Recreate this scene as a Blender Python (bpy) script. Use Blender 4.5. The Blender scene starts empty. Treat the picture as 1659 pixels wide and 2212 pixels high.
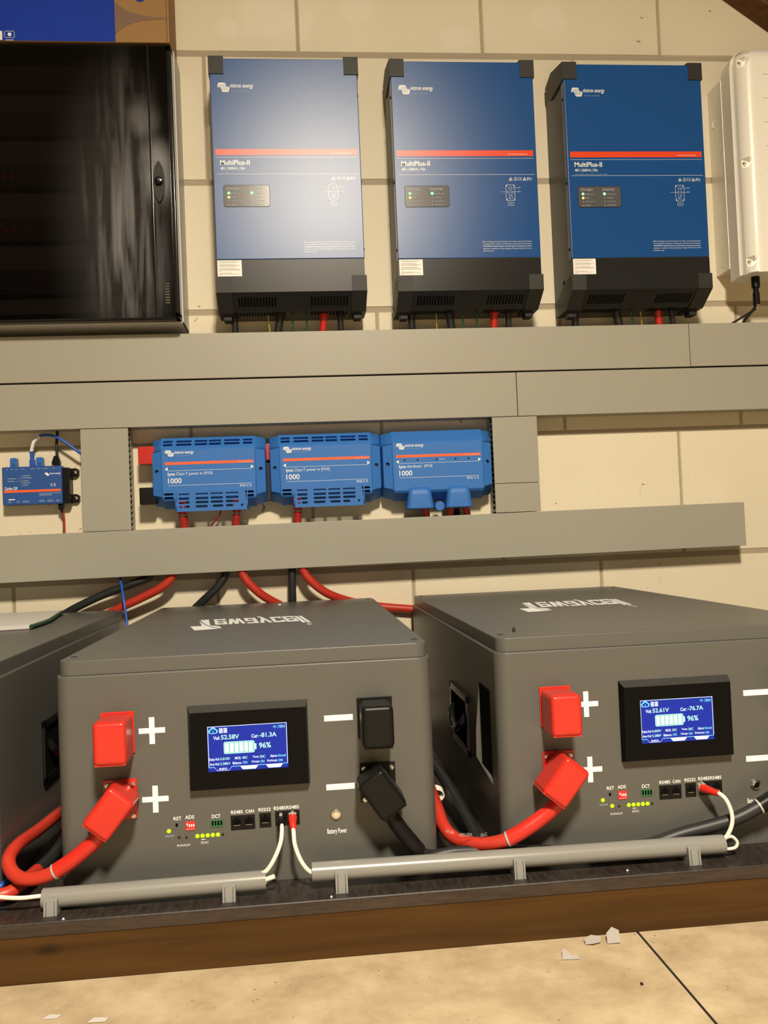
import bpy, bmesh, math, random
from mathutils import Vector, Matrix
random.seed(7)
SC = bpy.context.scene
COL = SC.collection
PI = math.pi

# ------------------------------------------------------------------ camera, light, exposure
W, H = 1659.0, 2212.0
F_PX, YAW, PITCH, ROLL, CAM_D, CAM_Z = 1943.47, .09552, .02427, -.04136, 2.07181, .50379
_cy, _sy, _cp, _sp = math.cos(YAW), math.sin(YAW), math.cos(PITCH), math.sin(PITCH)
FWD = Vector((_sy*_cp, _cy*_cp, _sp)); _r = Vector((_cy, -_sy, 0)); _u = _r.cross(FWD)
RIGHT = math.cos(ROLL)*_r + math.sin(ROLL)*_u
UP = -math.sin(ROLL)*_r + math.cos(ROLL)*_u
CAM = Vector((0, -CAM_D, CAM_Z))
cam_data = bpy.data.cameras.new('camera')
cam = bpy.data.objects.new('camera', cam_data); COL.objects.link(cam)
cam.matrix_world = Matrix(((RIGHT.x, UP.x, -FWD.x, CAM.x), (RIGHT.y, UP.y, -FWD.y, CAM.y),
                           (RIGHT.z, UP.z, -FWD.z, CAM.z), (0, 0, 0, 1)))
cam_data.sensor_fit = 'VERTICAL'; cam_data.sensor_height = 36
cam_data.lens = F_PX*36/H
cam_data.clip_start = .02
SC.camera = cam

SC.view_settings.view_transform = 'Standard'; SC.view_settings.look = 'None'
SC.view_settings.gamma = 1; SC.view_settings.use_curve_mapping = False
SC.view_settings.exposure = 0.0

world = bpy.data.worlds.new('world'); SC.world = world; world.use_nodes = True
world.node_tree.nodes['Background'].inputs[0].default_value = (.9, .8, .62, 1)
world.node_tree.nodes['Background'].inputs[1].default_value = .01

def area(name, loc, size, power, color, aim=None):
    L = bpy.data.lights.new(name, 'AREA'); L.shape = 'RECTANGLE'; L.size, L.size_y = size
    L.energy = power; L.color = color
    o = bpy.data.objects.new(name, L); COL.objects.link(o); o.location = loc
    if aim: o.rotation_euler = (Vector(aim)-Vector(loc)).to_track_quat('-Z', 'Y').to_euler()
    return o
# the garage ceiling lamp over the photographer's shoulder
area('ceiling_lamp_light', (.22, -2.88, 2.31), (.24, .50), 204, (1, .87, .68))

# ------------------------------------------------------------------ materials
def lin(c):
    return tuple(((v/255)/12.92 if v/255 <= .04045 else ((v/255+.055)/1.055)**2.4) for v in c)
MATS = {}
def mat(name, col, rough=.5, metal=0, spec=.5, emit=None, es=1, bump=0, bscale=200, var=0, vscale=6, coat=0):
    m = bpy.data.materials.new(name); m.use_nodes = True; nt = m.node_tree; b = nt.nodes['Principled BSDF']
    b.inputs['Base Color'].default_value = (*col, 1); b.inputs['Roughness'].default_value = rough
    b.inputs['Metallic'].default_value = metal; b.inputs['Specular IOR Level'].default_value = spec
    b.inputs['Coat Weight'].default_value = coat
    if emit:
        b.inputs['Emission Color'].default_value = (*emit, 1); b.inputs['Emission Strength'].default_value = es
    if bump or var:
        tc = nt.nodes.new('ShaderNodeTexCoord')
    if bump:
        n = nt.nodes.new('ShaderNodeTexNoise'); n.inputs['Scale'].default_value = bscale
        bp = nt.nodes.new('ShaderNodeBump'); bp.inputs['Strength'].default_value = bump; bp.inputs['Distance'].default_value = .001
        nt.links.new(tc.outputs['Object'], n.inputs['Vector']); nt.links.new(n.outputs[0], bp.inputs['Height'])
        nt.links.new(bp.outputs[0], b.inputs['Normal'])
    if var:
        n = nt.nodes.new('ShaderNodeTexNoise'); n.inputs['Scale'].default_value = vscale; n.inputs['Detail'].default_value = 5
        mx = nt.nodes.new('ShaderNodeMix'); mx.data_type = 'RGBA'
        mx.inputs[6].default_value = (*[c*(1-var) for c in col], 1); mx.inputs[7].default_value = (*[min(1, c*(1+var)) for c in col], 1)
        nt.links.new(tc.outputs['Object'], n.inputs['Vector']); nt.links.new(n.outputs[0], mx.inputs[0])
        nt.links.new(mx.outputs[2], b.inputs['Base Color'])
    MATS[name] = m; return m

mat('duct_grey', (.365, .352, .288), .42, bump=.05, bscale=700, var=.03)
mat('duct_dark', (.10, .10, .095), .6)
mat('seam_dark', (.06, .055, .05), .8)
mat('battery_grey', (.096, .096, .087), .40, spec=.55, bump=.12, bscale=1500, var=.04, vscale=5)
mat('inverter_side', (.055, .054, .05), .45, bump=.08, bscale=900)
mat('black_plastic', (.006, .006, .006), .38, spec=.22)
mat('bezel_black', (.004, .004, .004), .3, spec=.08)
mat('bezel_lit_top', (.035, .035, .034), .35)
mat('black_gloss', (.008, .008, .008), .15)
mat('black_matte', (.010, .010, .010), .6)
mat('hole', (.003, .003, .003), .9, spec=.1)
mat('lynx_blue', (.038, .18, .56), .45, spec=.35, bump=.08, bscale=700)
mat('cerbo_blue', (.022, .09, .33), .4)
mat('plug_blue', (.03, .15, .50), .35)
mat('orange', (.86, .085, .025), .38)
mat('orange_lynx', (.95, .13, .03), .45)
mat('print_white', (.90, .92, .92), .5)
mat('print_pale', (.42, .48, .55), .5)
mat('label_white', (.88, .87, .84), .5)
mat('label_ink', (.35, .30, .27), .7)
mat('red_plastic', (.57, .026, .016), .30)
mat('red_cable', (.50, .035, .018), .40, var=.08, vscale=30)
mat('red_lead', (.52, .030, .022), .4)
mat('red_dull', (.42, .022, .018), .5, var=.1, vscale=30)
mat('black_cable', (.016, .017, .018), .48)
mat('blue_cable', (.02, .10, .50), .35)
mat('green_cable', (.01, .10, .05), .4)
mat('yellow_cable', (.45, .42, .05), .4)
mat('white_cable', (.80, .76, .66), .4)
mat('white_paint', (.90, .87, .78), .35)
mat('panel_box', (.55, .54, .51), .4)
mat('steel', (.62, .60, .56), .28, metal=1)
mat('chrome', (.85, .83, .80), .12, metal=1)
mat('brass', (.70, .50, .25), .25, metal=1)
mat('pvc_grey', (.235, .235, .215), .27, bump=.05, bscale=300)
mat('clip_grey', (.25, .25, .24), .5, bump=.3, bscale=400)
mat('clip_edge', (.07, .07, .065), .7)
mat('dip_red', (.60, .03, .03), .4)
mat('term_green', (.03, .16, .06), .4)
mat('led_lime', (.3, .8, .0), .4, emit=(.42, 1, .0), es=1.3)
mat('led_green', (.05, .8, .1), .4, emit=(.15, 1, .22), es=3.0)
mat('led_amber', (.9, .7, .1), .4, emit=(1, .75, .12), es=2.2)
mat('led_white', (.5, .5, .42), .4, emit=(1, .9, .6), es=.25)
mat('led_dark', (.02, .02, .015), .3)
mat('led_dark_red', (.10, .005, .004), .3)
mat('screen_blue', (.0, .0, .01), .2, spec=.1, emit=(.022, .042, .40), es=1.0)
mat('screen_white', (.1, .1, .1), .3, emit=(.75, .85, 1), es=1.25)
mat('screen_cyan', (.1, .1, .1), .3, emit=(.10, .75, 1), es=1.1)
mat('screen_mint', (.1, .1, .1), .3, emit=(.45, 1, .85), es=1.0)
mat('screen_green', (.1, .1, .1), .3, emit=(.05, .60, .42), es=1.0)
mat('inner_panel', (.13, .12, .115), .5)
mat('breaker_face', (.075, .070, .068), .5, spec=.2)
mat('panel_face', (.10, .10, .11), .2, coat=.5)
mat('box_blue', (.009, .042, .40), .65, spec=.2, var=.15, vscale=9)
mat('box_brown', (.33, .185, .065), .75, var=.06, vscale=14)
mat('box_mauve', (.21, .13, .09), .75)
mat('box_seam', (.12, .055, .02), .8)
mat('paper', (.60, .58, .54), .6)
mat('paper_cover', (.74, .72, .68), .4)
mat('paper_edge', (.16, .10, .17), .6)
mat('green_trim', (.01, .07, .025), .4)
mat('plastic_scrap', (.40, .38, .34), .3)
mat('dust', (.45, .40, .30), .9)

def sheen(name, col, rough=.31, fac=.031):
    # satin powder coat: diffuse body with a soft, short-tailed clear reflection
    m = bpy.data.materials.new(name); m.use_nodes = True; nt = m.node_tree; nt.nodes.clear(); L = nt.links.new
    out = nt.nodes.new('ShaderNodeOutputMaterial'); d = nt.nodes.new('ShaderNodeBsdfDiffuse'); g = nt.nodes.new('ShaderNodeBsdfGlossy')
    g.distribution = 'BECKMANN'; g.inputs['Roughness'].default_value = rough; d.inputs[0].default_value = (*col, 1); g.inputs[0].default_value = (1, 1, 1, 1)
    f = nt.nodes.new('ShaderNodeFresnel'); f.inputs[0].default_value = 1.0+2*math.sqrt(fac)/(1-math.sqrt(fac))
    n = nt.nodes.new('ShaderNodeTexNoise'); n.inputs['Scale'].default_value = 900; tc = nt.nodes.new('ShaderNodeTexCoord'); L(tc.outputs['Object'], n.inputs['Vector'])
    bp = nt.nodes.new('ShaderNodeBump'); bp.inputs['Strength'].default_value = .05; bp.inputs['Distance'].default_value = .001; L(n.outputs[0], bp.inputs['Height'])
    L(bp.outputs[0], g.inputs['Normal']); L(bp.outputs[0], d.inputs['Normal'])
    mx = nt.nodes.new('ShaderNodeMixShader'); L(f.outputs[0], mx.inputs[0]); L(d.outputs[0], mx.inputs[1]); L(g.outputs[0], mx.inputs[2]); L(mx.outputs[0], out.inputs[0])
    MATS[name] = m
sheen('inverter_blue', (.015, .078, .27)); sheen('inverter_black', (.022, .022, .021), .31, .014); mat('cap_grey', (.030, .029, .026), .5, spec=.3)
sheen('stripe_orange', (.80, .075, .025)); sheen('inverter_print', (.80, .82, .82))
def wood_mat(name, c1, c2, scale=(1.5, 30, 30), rough=.6):
    m = bpy.data.materials.new(name); m.use_nodes = True; nt = m.node_tree; b = nt.nodes['Principled BSDF']
    tc = nt.nodes.new('ShaderNodeTexCoord'); mp = nt.nodes.new('ShaderNodeMapping'); mp.inputs['Scale'].default_value = scale
    n = nt.nodes.new('ShaderNodeTexNoise'); n.inputs['Scale'].default_value = 2.0; n.inputs['Detail'].default_value = 7; n.inputs['Distortion'].default_value = .6
    r = nt.nodes.new('ShaderNodeValToRGB'); r.color_ramp.elements[0].position = .35; r.color_ramp.elements[1].position = .7
    r.color_ramp.elements[0].color = (*c1, 1); r.color_ramp.elements[1].color = (*c2, 1)
    nt.links.new(tc.outputs['Object'], mp.inputs[0]); nt.links.new(mp.outputs[0], n.inputs['Vector'])
    nt.links.new(n.outputs[0], r.inputs[0])
    # knots
    v = nt.nodes.new('ShaderNodeTexVoronoi'); v.inputs['Scale'].default_value = 1.0
    mp2 = nt.nodes.new('ShaderNodeMapping'); mp2.inputs['Scale'].default_value = (5.5, 14, 14)
    mr = nt.nodes.new('ShaderNodeMapRange'); mr.inputs[1].default_value = .03; mr.inputs[2].default_value = .12
    mx = nt.nodes.new('ShaderNodeMix'); mx.data_type = 'RGBA'; mx.inputs[6].default_value = (*[c*.45 for c in c1], 1)
    nt.links.new(tc.outputs['Object'], mp2.inputs[0]); nt.links.new(mp2.outputs[0], v.inputs['Vector'])
    nt.links.new(v.outputs['Distance'], mr.inputs[0]); nt.links.new(mr.outputs[0], mx.inputs[0]); nt.links.new(r.outputs[0], mx.inputs[7])
    nt.links.new(mx.outputs[2], b.inputs['Base Color']); b.inputs['Roughness'].default_value = .8; b.inputs['Specular IOR Level'].default_value = .2
    MATS[name] = m
wood_mat('beam_wood', (.050, .0225, .0045), (.078, .0360, .0075))
wood_mat('rafter_wood', (.10, .045, .016), (.15, .07, .027), (20, 20, 2))

def board_mat():
    m = bpy.data.materials.new('board_film'); m.use_nodes = True; nt = m.node_tree; b = nt.nodes['Principled BSDF']
    tc = nt.nodes.new('ShaderNodeTexCoord'); mp = nt.nodes.new('ShaderNodeMapping'); mp.inputs['Scale'].default_value = (60, 12, 30)
    n = nt.nodes.new('ShaderNodeTexNoise'); n.inputs['Scale'].default_value = 3; n.inputs['Detail'].default_value = 8; n.inputs['Roughness'].default_value = .7
    r = nt.nodes.new('ShaderNodeValToRGB'); e = r.color_ramp.elements
    e[0].position = .40; e[0].color = (.018, .012, .010, 1); e[1].position = .78; e[1].color = (.048, .040, .034, 1)
    nt.links.new(tc.outputs['Object'], mp.inputs[0]); nt.links.new(mp.outputs[0], n.inputs['Vector']); nt.links.new(n.outputs[0], r.inputs[0])
    nt.links.new(r.outputs[0], b.inputs['Base Color']); b.inputs['Roughness'].default_value = .45
    MATS['board_film'] = m
    m2 = m.copy(); m2.name = 'board_edge'; MATS['board_edge'] = m2
    for nd in m2.node_tree.nodes:
        if nd.type == 'VALTORGB':
            nd.color_ramp.elements[0].color = (.030, .017, .010, 1); nd.color_ramp.elements[1].color = (.065, .046, .028, 1); nd.color_ramp.elements[1].position = .82
        if nd.type == 'MAPPING': nd.inputs['Scale'].default_value = (8, 8, 60)
        if nd.type == 'BSDF_PRINCIPLED': nd.inputs['Roughness'].default_value = .7
board_mat()

def wall_mat():
    m = bpy.data.materials.new('block_paint'); m.use_nodes = True; nt = m.node_tree; b = nt.nodes['Principled BSDF']
    L = nt.links.new
    tc = nt.nodes.new('ShaderNodeTexCoord')
    n = nt.nodes.new('ShaderNodeTexNoise'); n.inputs['Scale'].default_value = 5; n.inputs['Detail'].default_value = 6
    L(tc.outputs['Object'], n.inputs['Vector'])
    mx = nt.nodes.new('ShaderNodeMix'); mx.data_type = 'RGBA'
    mx.inputs[6].default_value = (.76, .68, .50, 1); mx.inputs[7].default_value = (.83, .75, .58, 1)
    L(n.outputs[0], mx.inputs[0]); prev = mx.outputs[2]
    # pale filler patches on the top course
    for (x, z, rad) in ((-.03, 1.715, .075), (.04, 1.70, .05), (.18, 1.735, .05), (.42, 1.665, .05), (.64, 1.72, .05), (-.12, 1.69, .03)):
        d = nt.nodes.new('ShaderNodeVectorMath'); d.operation = 'DISTANCE'; d.inputs[1].default_value = (x, 0, z)
        wb = nt.nodes.new('ShaderNodeTexNoise'); wb.inputs['Scale'].default_value = 22; L(tc.outputs['Object'], wb.inputs['Vector'])
        ad = nt.nodes.new('ShaderNodeVectorMath'); ad.operation = 'MULTIPLY_ADD'; ad.inputs[1].default_value = (.07, .07, .07)
        L(wb.outputs['Color'], ad.inputs[0]); 
        sb = nt.nodes.new('ShaderNodeVectorMath'); sb.operation = 'SUBTRACT'; sb.inputs[1].default_value = (.035, .035, .035)
        L(tc.outputs['Object'], sb.inputs[0]); L(sb.outputs[0], ad.inputs[2]); L(ad.outputs[0], d.inputs[0])
        mr = nt.nodes.new('ShaderNodeMapRange'); mr.inputs[1].default_value = rad*.55; mr.inputs[2].default_value = rad
        mr.inputs[3].default_value = .45; mr.inputs[4].default_value = 0; L(d.outputs['Value'], mr.inputs[0])
        m2 = nt.nodes.new('ShaderNodeMix'); m2.data_type = 'RGBA'; m2.inputs[7].default_value = (.86, .81, .68, 1)
        L(mr.outputs[0], m2.inputs[0]); L(prev, m2.inputs[6]); prev = m2.outputs[2]
    # rare brown knocks and scuffs
    v = nt.nodes.new('ShaderNodeTexNoise'); v.inputs['Scale'].default_value = 26; v.inputs['Detail'].default_value = 3; v.inputs['Distortion'].default_value = 1.5
    L(tc.outputs['Object'], v.inputs['Vector'])
    mr = nt.nodes.new('ShaderNodeMapRange'); mr.inputs[1].default_value = .725; mr.inputs[2].default_value = .775; L(v.outputs[0], mr.inputs[0])
    m3 = nt.nodes.new('ShaderNodeMix'); m3.data_type = 'RGBA'; m3.inputs[7].default_value = (.33, .22, .11, 1)
    L(mr.outputs[0], m3.inputs[0]); L(prev, m3.inputs[6])
    L(m3.outputs[2], b.inputs['Base Color']); b.inputs['Roughness'].default_value = .55
    bn = nt.nodes.new('ShaderNodeTexNoise'); bn.inputs['Scale'].default_value = 90; bn.inputs['Detail'].default_value = 6; L(tc.outputs['Object'], bn.inputs['Vector'])
    bp = nt.nodes.new('ShaderNodeBump'); bp.inputs['Strength'].default_value = .25; bp.inputs['Distance'].default_value = .002
    L(bn.outputs[0], bp.inputs['Height']); L(bp.outputs[0], b.inputs['Normal'])
    MATS['block_paint'] = m
wall_mat()
mat('mortar', (.42, .355, .25), .7, bump=.3, bscale=120, var=.08, vscale=20)
mat('mortar_paint', (.70, .62, .46), .65, bump=.3, bscale=120)

def floor_mat():
    m = bpy.data.materials.new('concrete'); m.use_nodes = True; nt = m.node_tree; b = nt.nodes['Principled BSDF']; L = nt.links.new
    tc = nt.nodes.new('ShaderNodeTexCoord')
    n = nt.nodes.new('ShaderNodeTexNoise'); n.inputs['Scale'].default_value = 14; n.inputs['Detail'].default_value = 9; n.inputs['Roughness'].default_value = .65
    L(tc.outputs['Object'], n.inputs['Vector'])
    r = nt.nodes.new('ShaderNodeValToRGB'); e = r.color_ramp.elements
    e[0].position = .3; e[0].color = (.36, .27, .155, 1); e[1].position = .72; e[1].color = (.60, .49, .32, 1); L(n.outputs[0], r.inputs[0])
    sp = nt.nodes.new('ShaderNodeTexVoronoi'); sp.inputs['Scale'].default_value = 75; L(tc.outputs['Object'], sp.inputs['Vector'])
    mr = nt.nodes.new('ShaderNodeMapRange'); mr.inputs[1].default_value = .05; mr.inputs[2].default_value = .16; L(sp.outputs['Distance'], mr.inputs[0])
    n2 = nt.nodes.new('ShaderNodeTexNoise'); n2.inputs['Scale'].default_value = 11; L(tc.outputs['Object'], n2.inputs['Vector'])
    mr2 = nt.nodes.new('ShaderNodeMapRange'); mr2.inputs[1].default_value = .52; mr2.inputs[2].default_value = .6; mr2.inputs[3].default_value = 1; mr2.inputs[4].default_value = 0
    L(n2.outputs[0], mr2.inputs[0])
    mxv = nt.nodes.new('ShaderNodeMath'); mxv.operation = 'MAXIMUM'; L(mr.outputs[0], mxv.inputs[0]); L(mr2.outputs[0], mxv.inputs[1])
    mx = nt.nodes.new('ShaderNodeMix'); mx.data_type = 'RGBA'; mx.inputs[6].default_value = (.24, .17, .09, 1)
    L(mxv.outputs[0], mx.inputs[0]); L(r.outputs[0], mx.inputs[7]); L(mx.outputs[2], b.inputs['Base Color'])
    b.inputs['Roughness'].default_value = .6
    bp = nt.nodes.new('ShaderNodeBump'); bp.inputs['Strength'].default_value = .35; bp.inputs['Distance'].default_value = .002
    L(n.outputs[0], bp.inputs['Height']); L(bp.outputs[0], b.inputs['Normal'])
    MATS['concrete'] = m
floor_mat()
mat('ceiling_board', (.16, .14, .11), .8)
mat('plain_wall', (.13, .12, .10), .8)

def brushed():
    m = bpy.data.materials.new('brushed_metal'); m.use_nodes = True; nt = m.node_tree; b = nt.nodes['Principled BSDF']; L = nt.links.new
    tc = nt.nodes.new('ShaderNodeTexCoord'); mp = nt.nodes.new('ShaderNodeMapping'); mp.inputs['Scale'].default_value = (60, 60, 6)
    n = nt.nodes.new('ShaderNodeTexNoise'); n.inputs['Scale'].default_value = 3; n.inputs['Detail'].default_value = 6
    L(tc.outputs['Object'], mp.inputs[0]); L(mp.outputs[0], n.inputs['Vector'])
    mr = nt.nodes.new('ShaderNodeMapRange'); mr.inputs[3].default_value = .3; mr.inputs[4].default_value = .6; L(n.outputs[0], mr.inputs[0])
    L(mr.outputs[0], b.inputs['Roughness']); b.inputs['Metallic'].default_value = .5
    b.inputs['Base Color'].default_value = (.78, .76, .70, 1)
    bp = nt.nodes.new('ShaderNodeBump'); bp.inputs['Strength'].default_value = .3; bp.inputs['Distance'].default_value = .002
    L(n.outputs[0], bp.inputs['Height']); L(bp.outputs[0], b.inputs['Normal'])
    MATS['brushed_metal'] = m
brushed()

def smoked():
    # smoke-tinted acrylic door pane with wiped, dusty smears
    m = bpy.data.materials.new('smoked_acrylic'); m.use_nodes = True; nt = m.node_tree; L = nt.links.new
    nt.nodes.clear(); out = nt.nodes.new('ShaderNodeOutputMaterial')
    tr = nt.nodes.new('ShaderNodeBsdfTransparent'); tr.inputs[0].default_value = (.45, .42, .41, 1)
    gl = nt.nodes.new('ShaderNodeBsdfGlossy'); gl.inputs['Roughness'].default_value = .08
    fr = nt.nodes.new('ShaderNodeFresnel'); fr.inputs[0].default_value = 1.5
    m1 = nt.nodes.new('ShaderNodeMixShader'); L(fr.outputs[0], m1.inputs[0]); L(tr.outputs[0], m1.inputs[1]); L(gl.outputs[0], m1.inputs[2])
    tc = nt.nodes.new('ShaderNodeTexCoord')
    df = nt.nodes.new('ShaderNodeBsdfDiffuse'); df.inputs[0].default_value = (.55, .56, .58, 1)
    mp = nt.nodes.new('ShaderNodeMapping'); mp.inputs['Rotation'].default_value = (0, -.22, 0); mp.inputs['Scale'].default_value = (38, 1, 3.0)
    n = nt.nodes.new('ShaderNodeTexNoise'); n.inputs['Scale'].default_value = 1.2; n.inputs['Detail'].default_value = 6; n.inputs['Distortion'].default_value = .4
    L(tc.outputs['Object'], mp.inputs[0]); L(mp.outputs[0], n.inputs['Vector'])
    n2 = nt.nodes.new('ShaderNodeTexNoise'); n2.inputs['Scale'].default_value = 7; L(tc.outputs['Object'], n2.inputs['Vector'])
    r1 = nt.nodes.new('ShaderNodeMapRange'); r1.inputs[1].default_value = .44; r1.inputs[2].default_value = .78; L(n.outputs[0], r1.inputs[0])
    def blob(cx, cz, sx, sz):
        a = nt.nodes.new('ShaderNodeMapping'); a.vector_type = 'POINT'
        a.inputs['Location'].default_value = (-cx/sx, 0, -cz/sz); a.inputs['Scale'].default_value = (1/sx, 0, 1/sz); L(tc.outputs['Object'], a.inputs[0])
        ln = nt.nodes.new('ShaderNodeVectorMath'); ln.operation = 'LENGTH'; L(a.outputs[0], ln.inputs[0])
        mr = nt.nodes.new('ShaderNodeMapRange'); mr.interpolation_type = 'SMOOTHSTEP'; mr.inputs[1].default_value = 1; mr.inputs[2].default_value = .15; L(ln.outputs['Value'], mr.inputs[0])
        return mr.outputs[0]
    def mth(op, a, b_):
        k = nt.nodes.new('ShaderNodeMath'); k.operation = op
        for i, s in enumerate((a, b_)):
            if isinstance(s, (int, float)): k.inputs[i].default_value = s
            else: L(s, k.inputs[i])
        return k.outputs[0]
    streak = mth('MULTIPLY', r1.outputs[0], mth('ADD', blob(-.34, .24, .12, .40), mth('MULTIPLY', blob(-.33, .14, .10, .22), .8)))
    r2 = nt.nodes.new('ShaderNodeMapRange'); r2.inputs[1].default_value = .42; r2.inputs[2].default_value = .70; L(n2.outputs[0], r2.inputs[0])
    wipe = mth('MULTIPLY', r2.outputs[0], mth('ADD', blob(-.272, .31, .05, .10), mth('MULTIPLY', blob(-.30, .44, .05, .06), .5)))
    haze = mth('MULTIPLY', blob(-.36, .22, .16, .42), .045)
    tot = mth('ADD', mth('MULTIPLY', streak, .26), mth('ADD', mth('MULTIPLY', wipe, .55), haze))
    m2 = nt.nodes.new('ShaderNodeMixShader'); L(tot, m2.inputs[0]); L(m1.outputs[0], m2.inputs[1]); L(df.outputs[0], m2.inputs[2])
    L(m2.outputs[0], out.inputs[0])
    MATS['smoked_acrylic'] = m
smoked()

# ------------------------------------------------------------------ helpers
def catmull(P, n=8):
    P = [Vector(p) for p in P]
    if len(P) < 3: return P
    Q = [P[0]*2-P[1]] + P + [P[-1]*2-P[-2]]
    out = []
    for i in range(1, len(Q)-2):
        a, b, c, d = Q[i-1:i+3]
        for k in range(n):
            t = k/n
            out.append(.5*((2*b)+(c-a)*t+(2*a-5*b+4*c-d)*t*t+(3*b-a-3*c+d)*t**3))
    out.append(P[-1]); return out

def weight(o):
    wn = o.modifiers.new('weighted', 'WEIGHTED_NORMAL'); wn.keep_sharp = True; wn.mode = 'FACE_AREA'; wn.weight = 80

class MB:
    def __init__(s): s.v = []; s.f = []; s.m = []; s.names = []
    def mi(s, m):
        if m not in s.names: s.names.append(m)
        return s.names.index(m)
    def raw(s, vs, fs, m):
        o = len(s.v); s.v += [tuple(v) for v in vs]; k = s.mi(m)
        for f in fs: s.f.append([i+o for i in f]); s.m.append(k)
    def box(s, x0, x1, y0, y1, z0, z1, m, bev=0, seg=2, rot=None):
        bm = bmesh.new(); bmesh.ops.create_cube(bm, size=1)
        for v in bm.verts:
            v.co = Vector(((x0+x1)/2+v.co.x*(x1-x0), (y0+y1)/2+v.co.y*(y1-y0), (z0+z1)/2+v.co.z*(z1-z0)))
        if bev: bmesh.ops.bevel(bm, geom=bm.edges[:], offset=bev, segments=seg, profile=.5, affect='EDGES')
        if rot:
            c, R_ = rot; c = Vector(c)
            for v in bm.verts: v.co = R_ @ (v.co-c) + c
        bm.verts.index_update()
        s.raw([v.co[:] for v in bm.verts], [[v.index for v in f.verts] for f in bm.faces], m); bm.free()
    def prism(s, poly, axis, a0, a1, m, cap=True):
        # poly: 2-D points; axis 'x': (y,z); 'y': (x,z); 'z': (x,y)
        n = len(poly)
        def P(p, a): return {'x': (a, p[0], p[1]), 'y': (p[0], a, p[1]), 'z': (p[0], p[1], a)}[axis]
        vs = [P(p, a0) for p in poly]+[P(p, a1) for p in poly]
        fs = [[i, (i+1) % n, n+(i+1) % n, n+i] for i in range(n)]
        if cap: fs += [list(range(n))[::-1], list(range(n, 2*n))]
        s.raw(vs, fs, m)
    def tube(s, pts, r, m, n=12, sub=8, caps=True, hollow=0):
        P = catmull(pts, sub) if sub else [Vector(p) for p in pts]
        t = [(P[min(i+1, len(P)-1)]-P[max(i-1, 0)]).normalized() for i in range(len(P))]
        a = Vector((0, 0, 1)) if abs(t[0].z) < .9 else Vector((1, 0, 0))
        u = t[0].cross(a).normalized(); vs = []
        for i, p in enumerate(P):
            u = (u - t[i]*u.dot(t[i])).normalized(); w = t[i].cross(u)
            rr = r(i/(len(P)-1)) if callable(r) else r
            for k in range(n):
                an = 2*PI*k/n; vs.append(p+(u*math.cos(an)+w*math.sin(an))*rr)
        fs = []
        for i in range(len(P)-1):
            for k in range(n):
                fs.append([i*n+k, i*n+(k+1) % n, (i+1)*n+(k+1) % n, (i+1)*n+k])
        if caps: fs += [list(range(n))[::-1], [(len(P)-1)*n+k for k in range(n)]]
        s.raw(vs, fs, m)
    def cyl(s, p0, p1, r, m, n=20): s.tube([p0, p1], r, m, n=n, sub=0)
    def lathe(s, c, axis, prof, m, n=20):
        # prof: (radius, height along axis)
        ax = Vector(axis).normalized(); a = Vector((0, 0, 1)) if abs(ax.z) < .9 else Vector((1, 0, 0))
        u = ax.cross(a).normalized(); w = ax.cross(u); c = Vector(c); vs = []; fs = []
        for (r, h) in prof:
            for k in range(n):
                an = 2*PI*k/n; vs.append(c+ax*h+(u*math.cos(an)+w*math.sin(an))*max(r, 1e-5))
        for i in range(len(prof)-1):
            for k in range(n): fs.append([i*n+k, i*n+(k+1) % n, (i+1)*n+(k+1) % n, (i+1)*n+k])
        fs += [list(range(n))[::-1], [(len(prof)-1)*n+k for k in range(n)]]
        s.raw(vs, fs, m)
    def flat(s, poly, y, m):       # a flat printed shape in the xz plane facing -y
        s.raw([(p[0], y, p[1]) for p in poly], [list(range(len(poly)))], m)
    def rect(s, x0, x1, z0, z1, y, m): s.flat([(x0, z0), (x1, z0), (x1, z1), (x0, z1)], y, m)
    def rring(s, x0, x1, z0, z1, y, t, m):
        s.rect(x0, x1, z0, z0+t, y, m); s.rect(x0, x1, z1-t, z1, y, m); s.rect(x0, x0+t, z0, z1, y, m); s.rect(x1-t, x1, z0, z1, y, m)
    def disc(s, x, z, r, y, m, n=14): s.flat([(x+r*math.cos(2*PI*k/n), z+r*math.sin(2*PI*k/n)) for k in range(n)], y, m)
    def text(s, t, x0, x1, z0, z1, y, m, bold=0.0, fn=None):
        vs, fs = text_geo(t, bold)
        if not vs: return
        ax, bx = min(v[0] for v in vs), max(v[0] for v in vs); az, bz = min(v[1] for v in vs), max(v[1] for v in vs)
        pts = [((v[0]-ax)/(bx-ax), (v[1]-az)/max(1e-6, bz-az)) for v in vs]
        if fn: s.raw([fn(a, b) for a, b in pts], fs, m)
        else: s.raw([(x0+a*(x1-x0), y, z0+b*(z1-z0)) for a, b in pts], fs, m)
    def build(s, name, parent=None, sharp=35, loc=None, fixn=True):
        me = bpy.data.meshes.new(name); me.from_pydata([tuple(v) for v in s.v], [], s.f)
        if fixn:
            bm = bmesh.new(); bm.from_mesh(me); bmesh.ops.recalc_face_normals(bm, faces=bm.faces[:]); bm.to_mesh(me); bm.free()
        for n in s.names: me.materials.append(MATS[n])
        me.polygons.foreach_set('material_index', s.m)
        me.polygons.foreach_set('use_smooth', [True]*len(s.f)); me.update()
        me.set_sharp_from_angle(angle=math.radians(sharp))
        o = bpy.data.objects.new(name, me); COL.objects.link(o)
        if parent: o.parent = parent
        if loc: o.location = loc
        weight(o)
        return o

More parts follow.
